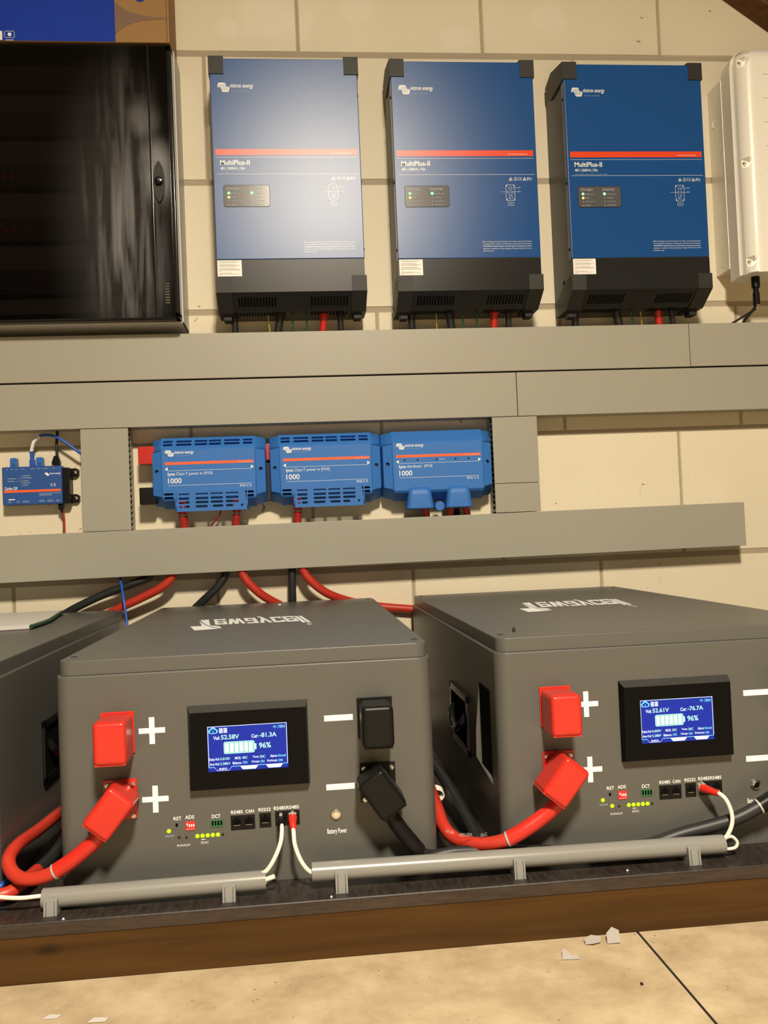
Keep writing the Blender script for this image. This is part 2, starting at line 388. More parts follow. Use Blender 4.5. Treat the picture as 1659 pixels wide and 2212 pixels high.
_tc = {}
def text_geo(t, bold):
    k = (t, bold)
    if k in _tc: return _tc[k]
    c = bpy.data.curves.new('lettering', 'FONT'); c.body = t; c.size = 1; c.offset = bold; c.resolution_u = 3
    o = bpy.data.objects.new('lettering', c)
    me = bpy.data.meshes.new_from_object(o)
    vs = [v.co[:] for v in me.vertices]; fs = [list(p.vertices) for p in me.polygons]
    bpy.data.meshes.remove(me); bpy.data.objects.remove(o); bpy.data.curves.remove(c)
    _tc[k] = (vs, fs); return _tc[k]

def rrect(x0, x1, z0, z1, r, n=5):
    out = []
    for cx, cz, a in ((x1-r, z1-r, 0), (x0+r, z1-r, 90), (x0+r, z0+r, 180), (x1-r, z0+r, 270)):
        for k in range(n+1):
            t = math.radians(a+90*k/n); out.append((cx+r*math.cos(t), cz+r*math.sin(t)))
    return out

def tag(o, label=None, cat=None, group=None, kind=None):
    if label: o['label'] = label
    if cat: o['category'] = cat
    if group: o['group'] = group
    if kind: o['kind'] = kind
    return o
def empty(name, loc, label, cat, group=None):
    o = bpy.data.objects.new(name, None); o.empty_display_size = .05; COL.objects.link(o); o.location = loc
    return tag(o, label, cat, group)
def copy_tree(o, loc, label=None):
    r = o.copy(); COL.objects.link(r); r.location = loc
    if label: r['label'] = label
    def rec(a, b):
        for ch in list(a.children):
            c = ch.copy(); COL.objects.link(c); c.parent = b; rec(ch, c)
    rec(o, r); return r
def at(px, py, y=None, z=None, x=None):
    d = FWD + RIGHT*((px-W/2)/F_PX) - UP*((py-H/2)/F_PX)
    if y is not None: t = (y-CAM.y)/d.y
    elif z is not None: t = (z-CAM.z)/d.z
    else: t = (x-CAM.x)/d.x
    return CAM + d*t

# ------------------------------------------------------------------ the room
def blocks_wall():
    b = MB(); X0, X1 = -2.6, 2.6
    ztop, pitch = 1.6257, .300
    j = .0115/2
    rows = [(1, .0425, .436), (0, .0425-.218, .436), (-1, .0425, .436), (-2, .637, .436), (-3, .0425+.872, .440), (-4, .2605, .448), (-5, .0425, .436)]
    b.raw([(X0, .0028, 0), (X1, .0028, 0), (X1, .0028, 2.5), (X0, .0028, 2.5)], [[0, 1, 2, 3]], 'mortar')
    for (k, off, px) in rows + [(2, -.1755, .436), (3, .0425, .436)]:
        z1 = ztop + (k)*pitch - j if k > 0 else ztop + k*pitch - j
        z1 = ztop + k*pitch - j; z0 = z1 - pitch + 2*j
        z0 = max(z0, 0); z1 = min(z1, 2.5)
        i0 = int(math.floor((X0-off)/px)); i1 = int(math.ceil((X1-off)/px))
        for i in range(i0, i1):
            a, c = max(X0, off+i*px+.003), min(X1, off+(i+1)*px-.003)
            if c-a < .02: continue
            ch = .0018; dy = random.uniform(-.0004, .0004)
            vs = [(a, .003, z0), (c, .003, z0), (c, .003, z1), (a, .003, z1),
                  (a+ch, dy, z0+ch), (c-ch, dy, z0+ch), (c-ch, dy, z1-ch), (a+ch, dy, z1-ch)]
            b.raw(vs, [[4, 5, 6, 7], [0, 1, 5, 4], [1, 2, 6, 5], [2, 3, 7, 6], [3, 0, 4, 7]], 'block_paint')
    return b
w = blocks_wall().build('wall_back'); tag(w, kind='structure')
def slab(name, x0, x1, y0, y1, z0, z1, m):
    b = MB(); b.box(x0, x1, y0, y1, z0, z1, m); return tag(b.build(name), kind='structure')
fb = MB()
jx = .397
fb.raw([(-2.6, -4.5, 0), (jx-.0016, -4.5, 0), (jx-.0016, .003, 0), (-2.6, .003, 0), (jx+.0016, -4.5, 0), (2.6, -4.5, 0), (2.6, .003, 0), (jx+.0016, .003, 0)], [[0, 1, 2, 3], [4, 5, 6, 7]], 'concrete')
fb.raw([(jx-.0016, -4.5, 0), (jx+.0016, -4.5, 0), (jx+.0016, 0, 0), (jx-.0016, 0, 0), (jx, -4.5, -.006), (jx, 0, -.006)], [[0, 4, 5, 3], [4, 1, 2, 5]], 'seam_dark')
tag(fb.build('floor'), kind='structure')
slab('ceiling', -2.6, 2.6, -4.5, .003, 2.5, 2.55, 'ceiling_board')
slab('wall_left', -2.65, -2.6, -4.5, .003, 0, 2.5, 'plain_wall')
slab('wall_right', 2.6, 2.65, -4.5, .003, 0, 2.5, 'plain_wall')
slab('wall_front', -2.6, 2.6, -4.55, -4.5, 0, 2.5, 'plain_wall')

# ------------------------------------------------------------------ cable trunking
DT, DY = .0015, -.068
def trunk_h(name, x0, x1, z0, z1, label, slots_lo=True, slots_hi=False, tilt=0, group='grey trunking runs on the wall', cut_end=None):
    r = empty(name, (0, 0, 0), label, 'cable trunking', group)
    b = MB(); b.box(x0, x1, DY, DY+.006, z0, z1, 'duct_grey', .0012, 2)
    b.box(x0, x1, DY+.002, DY+.012, z1-.003, z1-.0005, 'duct_grey'); b.box(x0, x1, DY+.002, DY+.012, z0+.0005, z0+.003, 'duct_grey')
    lid = b.build('trunking_cover', r)
    b = MB(); b.box(x0, x1-.006, -.003, 0, z0+.004, z1-.004, 'duct_grey')
    def wall(z):
        b.box(x0, x1-.006, -.030, -.001, z-.001, z+.001, 'duct_grey')
        x = x0+.004
        while x < x1-.012:
            b.box(x, x+.0062, DY+.004, -.030, z-.001, z+.001, 'duct_grey'); x += .0104
    wall(z0+.0035); wall(z1-.0035)
    b.build('slotted_channel', r)
    b = MB(); b.box(x0+.002, x1-.010, -.052, -.006, z0+.008, z1-.008, 'hole')  # black block inside the channel, painting the shade seen through the slots
    b.build('dark_infill', r)
    if tilt: r.rotation_euler = (0, tilt, 0)
    return r
trunk_h('cable_trunking', -1.10, .9210, .8629, .9630, 'long grey trunking run directly below the three wall inverters', tilt=0)
trunk_h('cable_trunking', .9223, 1.60, .8632, .9632, 'short grey trunking piece right of the seam, below the white wall unit')
trunk_h('cable_trunking', -1.10, .5068, .7592, .8592, 'grey trunking run above the sky blue busbar boxes, left of its seam')
trunk_h('cable_trunking', .5081, 1.60, .7592, .8594, 'grey trunking piece above the bare wall area, right of its seam')
def trunk_low():
    # the lowest run climbs slightly towards its open right end
    r = trunk_h('cable_trunking', -2.2, 0, .0, .1008, 'lowest grey trunking run with open right end above the batteries')
    r.location = (1.0347, 0, .4424); r.rotation_euler = (0, -.0062, 0)
trunk_low()
def trunk_v(x0, x1, z0, z1, label, seam=None):
    r = empty('cable_trunking', (0, 0, 0), label, 'cable trunking', 'upright grey trunking pieces')
    segs = [(z0, z1)] if not seam else [(z0, seam-.0005), (seam+.0005, z1)]
    for a, c in segs:
        b = MB(); b.box(x0, x1, DY, DY+.006, a, c, 'duct_grey', .001, 2); b.build('trunking_cover', r)
    b = MB(); b.box(x0+.004, x1-.004, -.003, 0, z0, z1, 'duct_grey')
    for X in (x0+.0035, x1-.0035):
        b.box(X-.001, X+.001, -.026, -.001, z0, z1, 'duct_grey')
        b.box(X-.001, X+.001, DY+.004, DY+.010, z0, z1, 'duct_grey')
        z = z0+.003
        while z < z1-.006:
            b.box(X-.001, X+.001, DY+.005, -.026, z, z+.0056, 'duct_grey'); z += .0125
    b.build('slotted_channel', r)
    b = MB(); b.box(x0+.010, x1-.010, -.055, -.006, z0+.002, z1-.002, 'hole'); b.build('dark_infill', r)  # same black infill for the shaded inside of the upright channel
trunk_v(-.4640, -.3622, .5350, .7580, 'upright grey trunking between the small blue controller and the busbar boxes')
trunk_v(.4467, .5508, .5410, .7580, 'upright grey trunking with horizontal seam, right of the three busbar boxes', seam=.6069)

# ------------------------------------------------------------------ print helpers
def logo_wave(b, x0, x1, z0, z1, y, m):
    # striped double wave: left half hangs from the top edge, right half stands on the bottom edge
    w_, h = x1-x0, z1-z0; P = lambda u, v: (x0+u*w_, z0+v*h)
    b.flat([P(0, .50), P(.04, .86), P(.12, 1), P(.58, 1), P(.66, .90), P(.74, .56), P(1, .56), P(.96, .16), P(.88, 0), P(.44, 0), P(.36, .1), P(.26, .50)][::-1], y, m)
def logo_grooves(b, x0, x1, z0, z1, y, m):
    w_, h = x1-x0, z1-z0
    for u, a, c in ((.14, .5, .82), (.26, .5, .85), (.38, .18, .85), (.49, .12, .88), (.60, .12, .85), (.72, .14, .54), (.84, .14, .54)):
        X = x0+u*w_; t = w_*.018
        b.flat([(X-t, z0+a*h), (X+t, z0+a*h), (X+t+.02*w_, z0+c*h), (X-t+.02*w_, z0+c*h)], y, m)
def triangle_icon(b, x, z, s, y, m, inner):
    b.flat([(x-s/2, z), (x+s/2, z), (x, z+s*.9)], y, m)
    b.flat([(x-s*.28, z+s*.12), (x+s*.28, z+s*.12), (x, z+s*.62)], y-.0001, inner)
    b.rect(x-s*.04, x+s*.04, z+s*.2, z+s*.5, y-.0002, m)

# ------------------------------------------------------------------ wall inverters
def make_inverter():
    r = empty('wall_inverter', (.0068, 0, .975), 'left of the three blue inverters, its front washed by lamp glare', 'inverter', 'blue and black inverters on the wall')
    FY = -.148
    prof = [(0, .570), (-.02, .577), (-.06, .583), (-.146, .5615), (-.146, .056), (-.095, .028), (0, .028)]
    b = MB(); b.prism(prof, 'x', -.1570, .1570, 'inverter_side'); b.build('case', r)
    b = MB(); b.box(-.1583, .1583, FY, -.130, .1262, .5612, 'inverter_blue', .0016, 2)
    b.box(-.1586, .1586, FY+.003, -.125, .1262, .5605, 'inverter_blue', .001, 1)
    b.build('front_panel', r)
    b = MB(); b.prism([(FY, .1250), (FY, .0555), (-.1465, .0545), (-.0945, .0265), (-.03, .0265), (-.03, .03), (-.093, .0295), (-.1400, .0560), (-.1400, .1250)], 'x', -.1575, .1575, 'inverter_black')
    lc = b.build('lower_cover', r, 20)
    # vent slots on the sloping underside, two banks
    d = Vector((0, .052, -.028)).normalized(); nrm = Vector((0, -d.z, d.y))*-1
    nrm = Vector((0, -.028, -.052)).normalized()
    base = Vector((0, -.1465, .0545))
    for x0, x1, n in ((-.118, -.034, 13), (.038, .122, 12)):
        b = MB()
        for k in range(n):
            x = x0+(x1-x0)*(k+.5)/n; wd = .0019
            for a, c in ((.014, .043),):
                p = [base+d*a+nrm*.0003, base+d*c+nrm*.0003]
                b.raw([(x-wd, p[0].y, p[0].z), (x+wd, p[0].y, p[0].z), (x+wd, p[1].y, p[1].z), (x-wd, p[1].y, p[1].z)], [[0, 1, 2, 3]], 'hole')
            b.raw([(x-wd, -.088, .0262), (x+wd, -.088, .0262), (x+wd, -.058, .0262), (x-wd, -.058, .0262)], [[0, 1, 2, 3]], 'hole')
        b.build('vent_grille', lc)
    for sx in (-1, 1):
        # top caps
        b = MB(); a, c = sorted((sx*.1290, sx*.1607))
        b.prism([(-.1505, .5268), (-.1505, .5640), (-.1480, .5665), (-.060, .5865), (-.012, .574), (-.012, .5450), (-.05, .5268)], 'x', a, c, 'cap_grey')
        b.build('corner_cap', r, 30)
        b = MB(); a, c = sorted((sx*.1288, sx*.1612))
        b.prism([(-.1505, .0885), (-.1505, .0550), (-.0965, .0232), (-.03, .0232), (-.03, .06), (-.110, .0885)], 'x', a, c, 'cap_grey')
        b.build('corner_cap', r, 30)
        b = MB(); a, c = sorted((sx*.134, sx*.152)); b.box(a, c, -.085, -.055, .010, .026, 'black_matte', .002); b.build('foot', r)
        for z in (.488, .299, .150):
            b = MB(); b.lathe((sx*.1575, -.132, z), (sx, 0, 0), [(.0036, 0), (.0036, .001), (.0025, .0026), (.001, .003)], 'black_gloss', 12); b.build('screw', r)
    b = MB(); b.lathe((-.1570, -.075, .092), (-1, 0, 0), [(.0045, 0), (.0045, .0012), (.003, .0028)], 'black_gloss', 12); b.build('screw', r)
    y = FY-.0002
    b = MB(); b.rect(-.1519, .1513, .3513, .3642, y, 'stripe_orange')
    b.text('www.victronenergy.com', .093, .138, .3538, .3568, y-.0001, 'inverter_print', .01)
    b.build('stripe', r)
    b = MB(); logo_wave(b, -.1425, -.1170, .4880, .5080, y, 'inverter_print'); logo_grooves(b, -.1425, -.1170, .4880, .5080, y-.0001, 'inverter_blue')
    b.text('victron energy', -.1160, -.0665, .4945, .5060, y, 'inverter_print', .015)
    b.text('B L U E   P O W E R', -.112, -.078, .4888, .4912, y, 'print_pale')
    b.build('logo', r)
    b = MB()
    b.rect(-.1516, .1513, .3460, .3466, y, 'inverter_print'); b.rect(-.1510, .1520, .3100, .3106, y, 'inverter_print')
    b.text('MultiPlus-II', -.1427, -.0800, .3298, .3408, y, 'inverter_print', .018)
    b.text('48V | 5000VA | 70A', -.1427, -.0905, .3175, .3255, y, 'inverter_print', .008)
    b.text('AC transfer capacity: 50 A  |  Inverter: 230 V', -.1420, -.0680, .3118, .3143, y, 'print_pale', 0)
    triangle_icon(b, .0980, .2970, .0085, y, 'inverter_print', 'inverter_blue'); triangle_icon(b, .1290, .2970, .0085, y, 'inverter_print', 'inverter_blue')
    b.rring(.1055, .1125, .2970, .3040, y, .0008, 'inverter_print'); b.text('i', .1085, .1095, .2980, .3025, y, 'inverter_print')
    b.text('C E', .1150, .1225, .2972, .3040, y, 'inverter_print', .01); b.text('IP21', .1345, .1450, .2972, .3035, y, 'inverter_print', .005)
    lines = ['Before charging read the instructions. For indoor use only. Disconnect', 'the supply before making or breaking the connections to the battery.', 'WARNING: Explosive gases, prevent flames and sparks, provide', 'adequate ventilation during charging. Charge lead acid or Li-Ion', 'batteries only.']
    for i, t in enumerate(lines):
        z = .1632-.0051*i; x1 = (.1392, .1392, .1380, .1392, .0540)[i]
        b.text(t, .0295, x1, z-.0032, z, y, 'inverter_print', .012 if i == 2 else 0)
    b.build('lettering', r)
    b = MB(); c = 'inverter_print'
    b.rring(.0860, .1065, .2520, .2880, y, .0006, c)
    for x in (.0860, .1035):
        for z in (.2520, .2840): b.rect(x, x+.003, z, z+.004, y, c)
    b.rring(.0930, .1000, .2770, .2830, y, .0005, c); b.rring(.0900, .0945, .2690, .2735, y, .0005, c); b.rring(.0980, .1025, .2690, .2735, y, .0005, c)
    b.rring(.0925, .1000, .2560, .2660, y, .0004, c)
    b.flat([(.0925, .2562), (.0930, .2560), (.1000, .2658), (.0995, .2660)], y, c)
    b.rring(.0895, .1030, .2415, .2485, y, .0005, c); b.text('battery', .0930, .0995, .2438, .2462, y, c)
    for x0, x1, z in ((.1000, .1190, .2805), (.0745, .0900, .2715), (.1025, .1190, .2715)): b.rect(x0, x1, z, z+.0004, y, c)
    b.text('AC out', .1130, .1190, .2812, .2828, y, c); b.text('AC in', .1130, .1190, .2722, .2738, y, c)
    b.build('wiring_diagram', r)
    b = MB(); b.prism(rrect(-.1372, -.0408, .2399, .2857, .0042), 'y', y-.0006, y+.0004, 'panel_face')
    b.prism(rrect(-.1382, -.0398, .2389, .2867, .005), 'y', y-.0001, y+.0006, 'black_plastic')
    dsp = b.build('indicator_display', r)
    yy = y-.0009
    b = MB(); b.text('charger', -.1310, -.1030, .2745, .2822, yy, 'print_pale', -.005); b.text('inverter', -.0820, -.0540, .2760, .2822, yy, 'print_pale', -.005)
    for i, t in enumerate(('mains on', 'bulk', 'absorption', 'float')): b.text(t, -.1215, -.1215+.0022*len(t), .2672-.0084*i, .2700-.0084*i, yy, 'print_pale')
    for i, t in enumerate(('inverter on', 'overload', 'low battery', 'temperature')): b.text(t, -.0730, -.0730+.0019*len(t), .2672-.0084*i, .2700-.0084*i, yy, 'print_pale')
    b.build('display_lettering', dsp)
    for i, (x, z, m, rad) in enumerate(((-.1268, .2690, 'led_green', .0030), (-.1268, .2600, 'led_amber', .0026), (-.1268, .2518, 'led_white', .0010), (-.1268, .2432, 'led_white', .0010),
                                        (-.0780, .2690, 'led_green', .0032), (-.0780, .2600, 'led_white', .0010), (-.0780, .2518, 'led_white', .0010), (-.0780, .2432, 'led_white', .0010))):
        b = MB(); b.lathe((x, y-.0007, z), (0, -1, 0), [(rad, 0), (rad*.8, .0006), (rad*.3, .0010)], m, 12); b.build('indicator_light', dsp)
    b = MB(); b.box(-.1565, -.1052, FY-.0005, FY+.0002, .0900, .1245, 'label_white')
    for i, wd in enumerate((.9, .78, 0, .7, .95, .8, 0, .75, .95, .95, .1, 0, .6, .9, .15)):
        if wd: b.rect(-.1533, -.1533+.046*wd, .1212-.00205*i, .1219-.00205*i, FY-.0007, 'label_ink')
    b.build('warning_sticker', r)
    return r
inv = make_inverter()
copy_tree(inv, (.3965, 0, .972), 'middle one of the three blue inverters, faint glare at its left edge')
copy_tree(inv, (.7831, 0, .969), 'right one of the three blue inverters, beside the white wall unit')

# cables dropping from the inverters into the trunking
wires = [('left inverter', [(508, 506, 'black_cable', .0075, 'thick black'), (583, 578, 'yellow_cable', .0016, 'thin yellow'), (600, 606, 'black_cable', .0085, 'thick black'), (633, 631, 'green_cable', .0020, 'thin green'), (664, 661, 'green_cable', .0020, 'thin green'), (697, 700, 'red_plastic', .0080, 'thick red'), (736, 735, 'black_cable', .0070, 'thick black')]),
         ('middle inverter', [(889, 888, 'black_cable', .0085, 'thick black'), (943, 942, 'yellow_cable', .0014, 'thin yellow'), (975, 970, 'black_cable', .0090, 'thick black'), (1001, 999, 'green_cable', .0020, 'thin green'), (1030, 1029, 'green_cable', .0020, 'thin green'), (1066, 1068, 'red_plastic', .0080, 'thick red'), (1098, 1098, 'black_cable', .0070, 'thick black')]),
         ('right inverter', [(1241, 1243, 'black_cable', .0085, 'thick black'), (1337, 1330, 'black_cable', .0095, 'thick black'), (1369, 1360, 'green_cable', .0020, 'thin green'), (1386, 1383, 'yellow_cable', .0014, 'thin yellow'), (1423, 1421, 'red_plastic', .0085, 'thick red'), (1453, 1450, 'black_cable', .0065, 'thick black')])]
for nm, lst in wires:
    cnt = {}
    for (xa, xb, m, rad, d) in lst:
        cnt[d] = cnt.get(d, 0)+1; tot = sum(1 for q in lst if q[4] == d)
        where = '' if tot == 1 else (('leftmost ' if cnt[d] == 1 else 'rightmost ' if cnt[d] == tot else 'middle ') if tot > 2 else ('left one of two: ' if cnt[d] == 1 else 'right one of two: '))
        b = MB(); p1 = at(xa, 706, y=-.048); p0 = at(xb, 672, y=-.060)
        b.tube([(p0.x, -.060, 1.008), (p0.x*.6+p1.x*.4, -.056, .988), (p1.x, -.050, .965), (p1.x, -.048, .958)], rad, m, n=12)
        if m in ('red_plastic', 'black_cable'): b.cyl((p0.x, -.060, .996), (p0.x, -.060, 1.006), rad*1.35, m)
        o = b.build('inverter_cable'); tag(o, f'{where}{d} cable dropping from the {nm} into the trunking', 'cable', f'short cables under the {nm}')

# ------------------------------------------------------------------ breaker panel, far left
def make_panel():
    r = empty('breaker_panel', (0, 0, .979), 'large grey breaker panel with smoked glossy door on the left of the wall', 'breaker panel')
    x0, x1 = -.92, -.2300
    b = MB()
    b.box(x0, x1, -.006, 0, 0, .600, 'panel_box')
    t = .004
    b.box(x0, x1, -.098, -.003, 0, t, 'panel_box', .001); b.box(x0, x1, -.098, -.003, .600-t, .600, 'panel_box', .001)
    b.box(x1-t, x1, -.098, -.003, 0, .600, 'panel_box', .001); b.box(x0, x0+t, -.098, -.003, 0, .600, 'panel_box', .001)
    b.build('enclosure', r)
    b = MB(); b.box(x0+.005, x1-.045, -.075, -.070, .005, .595, 'inner_panel')
    # rows of breakers behind the door
    for k, z in enumerate((.07, .185, .30, .415, .515)):
        b.box(x0+.02, x1-.075, -.092, -.075, z, z+.052, 'breaker_face', .002)
        for i in range(24):
            X = x1-.09-i*.018*1.0
            if X < x0+.03: break
            b.box(X-.0175, X-.0002, -.094, -.090, z+.006, z+.046, 'breaker_face', .0006)
            b.box(X-.011, X-.006, -.096, -.093, z+.018, z+.030, 'red_dull' if (k in (1, 2) and i > 13) else 'breaker_face')
    b.build('breaker_rows', r)
    b = MB(); X = x1-.0035
    # door: thin bulged frame, pane is a separate sub-part
    b.box(x0, X, -.128, -.099, .004, .018, 'black_gloss', .003, 3); b.box(x0, X, -.128, -.099, .580, .5965, 'black_gloss', .003, 3)
    b.box(X-.013, X, -.128, -.099, .004, .5965, 'black_gloss', .003, 3)
    b.box(X-.052, X-.047, -.1315, -.128, .008, .592, 'black_gloss', .001)
    door = b.build('door', r)
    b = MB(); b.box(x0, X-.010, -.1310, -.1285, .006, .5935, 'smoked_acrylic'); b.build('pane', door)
    b = MB(); b.box(X-.046, X-.012, -.1283, -.100, .018, .58, 'black_plastic'); b.build('hinge_strip', door)
    b = MB(); hx = -.2670; zc = .295
    b.prism([(hx+.0118*math.cos(a)*(1 if abs(math.sin(a)) < .8 else .8), zc+.044*math.sin(a)) for a in [2*PI*k/24 for k in range(24)]], 'y', -.139, -.128, 'black_matte')
    b.lathe((hx, -.138, zc), (0, -1, 0), [(.009, 0), (.009, .006), (.007, .009), (.002, .010)], 'black_gloss', 20)
    b.lathe((hx+.001, -.1475, zc+.001), (0, -1, 0), [(.0032, 0), (.0028, .0012)], 'chrome', 12)
    b.build('latch', door)
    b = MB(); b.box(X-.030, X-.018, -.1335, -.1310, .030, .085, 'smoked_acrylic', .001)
    for i in range(8): b.box(X-.0285, X-.0195, -.1350, -.1333, .034+i*.0058, .0372+i*.0058, 'chrome')
    b.build('hinge', door)
make_panel()

# ------------------------------------------------------------------ cardboard box on the panel
def make_carton():
    r = empty('cardboard_box', (0, 0, 1.5795), 'blue and brown printed cardboard box standing on the breaker panel', 'box')
    b = MB(); b.box(-.95, -.2350, -.128, -.008, 0, .34, 'box_brown', .0015)
    b.build('carton', r)
    y = -.1284
    b = MB(); b.box(-.95, -.3490, y-.0002, y+.0002, .001, .339, 'box_blue')
    b.build('blue_print', r)
    b = MB()
    pts = [(-.3488, .105), (-.3488, .033)]
    up = [(-.3488+t*.1080, .069+(.036*math.exp(-t*3.6)+.0006)) for t in [k/14 for k in range(15)]]
    dn = [(-.3488+t*.1080, .069-(.036*math.exp(-t*3.6)+.0006)) for t in [k/14 for k in range(15)]]
    n = len(up); b.raw([(p[0], y-.0003, p[1]-.022+.006) for p in up]+[(p[0], y-.0003, p[1]-.022+.006) for p in dn], [[i, i+1, n+i+1, n+i] for i in range(n-1)], 'box_mauve')
    b.build('curved_band', r)
    b = MB(); b.rect(-.2405, -.2393, .001, .339, y-.0003, 'box_seam'); b.build('box_seam', r)
    b = MB(); b.disc(-.295, .1000, .0118, y-.0004, 'box_blue', 24); b.rect(-.301, -.289, .0975, .0985, y-.0006, 'print_pale')
    b.flat([(-.298, .101), (-.292, .101), (-.295, .106)], y-.0006, 'print_pale'); b.build('round_emblem', r)
    b = MB(); b.rect(-.615, -.5830, .002, .021, y-.0005, 'print_white'); b.rring(-.579, -.5575, .0065, .0215, y-.0005, .0014, 'print_pale'); b.disc(-.568, .014, .004, y-.0006, 'print_white'); 
    b.rect(-.577, -.560, .001, .003, y-.0005, 'print_pale'); b.build('white_marks', r)
make_carton()

# ------------------------------------------------------------------ white wall unit, far right
def make_white_unit():
    r = empty('solar_inverter', (1.0, 0, 1.05), 'white wall unit with rounded ribbed front at the right edge', 'solar inverter')
    x0, x1 = .030, .46; z0, z1 = .008, .530
    b = MB()
    # body profile in xy: flat back, ledge, big rounded front corner
    prof = [(x0, -.066), (x0-.003, -.115), (x0+.001, -.118)]
    R_ = .032
    for k in range(11):
        a = PI+(PI/2)*k/10
        prof.append((x0+.003+R_+R_*math.cos(a), -.122+R_*math.sin(a)))
    prof += [(x1, -.154), (x1, -.066)]
    b = MB(); n = len(prof)
    zs = [(z0+.004, .0), (z0, .003)]
    rings = []
    def ring(z, k):  # k shrinks the outline at top and bottom for rounded ends
        return [(p[0]+(k if p[0] < .2 else 0), p[1]+(k*1.2 if p[1] < -.12 else 0), z) for p in prof]
    levels = [(z0, .0), (z0+.003, 0), (z1-.040, 0), (z1-.022, .004), (z1-.010, .012), (z1-.003, .022), (z1, .034)]
    vs = []
    for z, k in levels: vs += ring(z, k)
    fs = []
    for i in range(len(levels)-1):
        for j in range(n): fs.append([i*n+j, i*n+(j+1) % n, (i+1)*n+(j+1) % n, (i+1)*n+j])
    fs += [list(range(n))[::-1], [(len(levels)-1)*n+j for j in range(n)]]
    b.raw(vs, fs, 'white_paint')
    body = b.build('housing', r, 40)
    # scooped screw recesses in the rounded edge
    cb = MB()
    for z in (.491, .2605, .035):
        cb.cyl((x0+.0125, -.20, z), (x0+.0125, -.1330, z), .0118, 'panel_box', 24)
        cb.prism([(x0+.0035, z-.007), (x0+.0125, z-.0092), (x0+.0125, z+.0092), (x0+.0035, z+.002)], 'y', -.20, -.1330, 'panel_box')
    cut = cb.build('cutter'); cut.parent = r
    md = body.modifiers.new('cut', 'BOOLEAN'); md.operation = 'DIFFERENCE'; md.object = cut; md.solver = 'EXACT'; md.use_self = True; body.modifiers.remove(body.modifiers['weighted'])
    bpy.context.view_layer.update()
    dg = bpy.context.evaluated_depsgraph_get(); nm = bpy.data.meshes.new_from_object(body.evaluated_get(dg))
    body.modifiers.remove(md); body.data = nm; weight(body); nm.set_sharp_from_angle(angle=math.radians(35))
    bpy.data.objects.remove(cut)
    for z in (.491, .2605, .035):
        b = MB(); b.lathe((x0+.0115, -.133, z), (0, -1, 0), [(.0048, 0), (.0048, .002), (.0030, .004), (.001, .0045)], 'chrome', 16); b.build('screw', r)
    b = MB()
    for i in range(7):
        b.box(.084, x1-.01, -.1543, -.1530, .457-.0545*i, .4581-.0545*i, 'mortar')
    b.build('front_ribs', r)
    b = MB(); b.box(.0285, .40, -.067, -.0, .040, .488, 'brushed_metal', .001)
    b.lathe((.0285, -.022, .402), (-1, 0, 0), [(.006, 0), (.006, .001), (.004, .0015)], 'chrome', 14)
    b.box(.0276, .0290, -.026, -.018, .393, .412, 'label_white')
    b.lathe((.0285, -.030, .055), (-1, 0, 0), [(.002, 0), (.001, .001)], 'steel', 10); b.build('mounting_bracket', r)
make_white_unit()
def white_unit_cable(px, pts, rad, label, sleeve=True):
    r = empty('connector_cable', (0, 0, 0), label, 'cable', 'black leads under the white wall unit')
    b = MB(); b.tube(pts, rad, 'black_cable', 10); b.build('lead', r)
    if sleeve:
        p = Vector(pts[0]); b = MB()
        b.cyl(p+Vector((0, 0, .004)), p-Vector((0, 0, .022)), .0095, 'black_plastic'); b.cyl(p-Vector((0, 0, .022)), p-Vector((0, 0, .034)), .0065, 'black_gloss')
        b.cyl(p-Vector((0, 0, .034)), p-Vector((0, 0, .062)), .0080, 'black_gloss'); b.build('plug', r)
wp = at(1632, 610, y=-.11)
white_unit_cable(0, [(wp.x, -.11, 1.055), (wp.x, -.108, 1.00), (wp.x+.001, -.085, .985), (wp.x-.005, -.060, .970), (wp.x-.005, -.05, .955)], .0032, 'thin black lead with plug hanging straight under the white wall unit')
white_unit_cable(0, [(wp.x, -.105, .985), (wp.x-.012, -.09, .978), (wp.x-.030, -.07, .967), (wp.x-.036, -.05, .962), (wp.x-.030, -.045, .957)], .0025, 'thin black lead curling left from the plug onto the trunking', False)

# ------------------------------------------------------------------ timber brace, top right
def make_brace():
    p0, p1 = at(1535, -20, y=-.004), at(1720, 111, y=-.004)
    d = (p1-p0).normalized(); n = Vector((-d.z, 0, d.x)); n = n if n.z > 0 else -n
    a = p0-d*.3; c = p1; wd = .11
    b = MB(); q = [a, c, c+n*wd, a+n*wd]
    b.prism([(v.x, v.z) for v in q], 'y', -.07, -.002, 'rafter_wood')
    o = b.build('timber_brace'); tag(o, 'dark brown diagonal timber brace crossing the top right corner', 'beam')
make_brace()

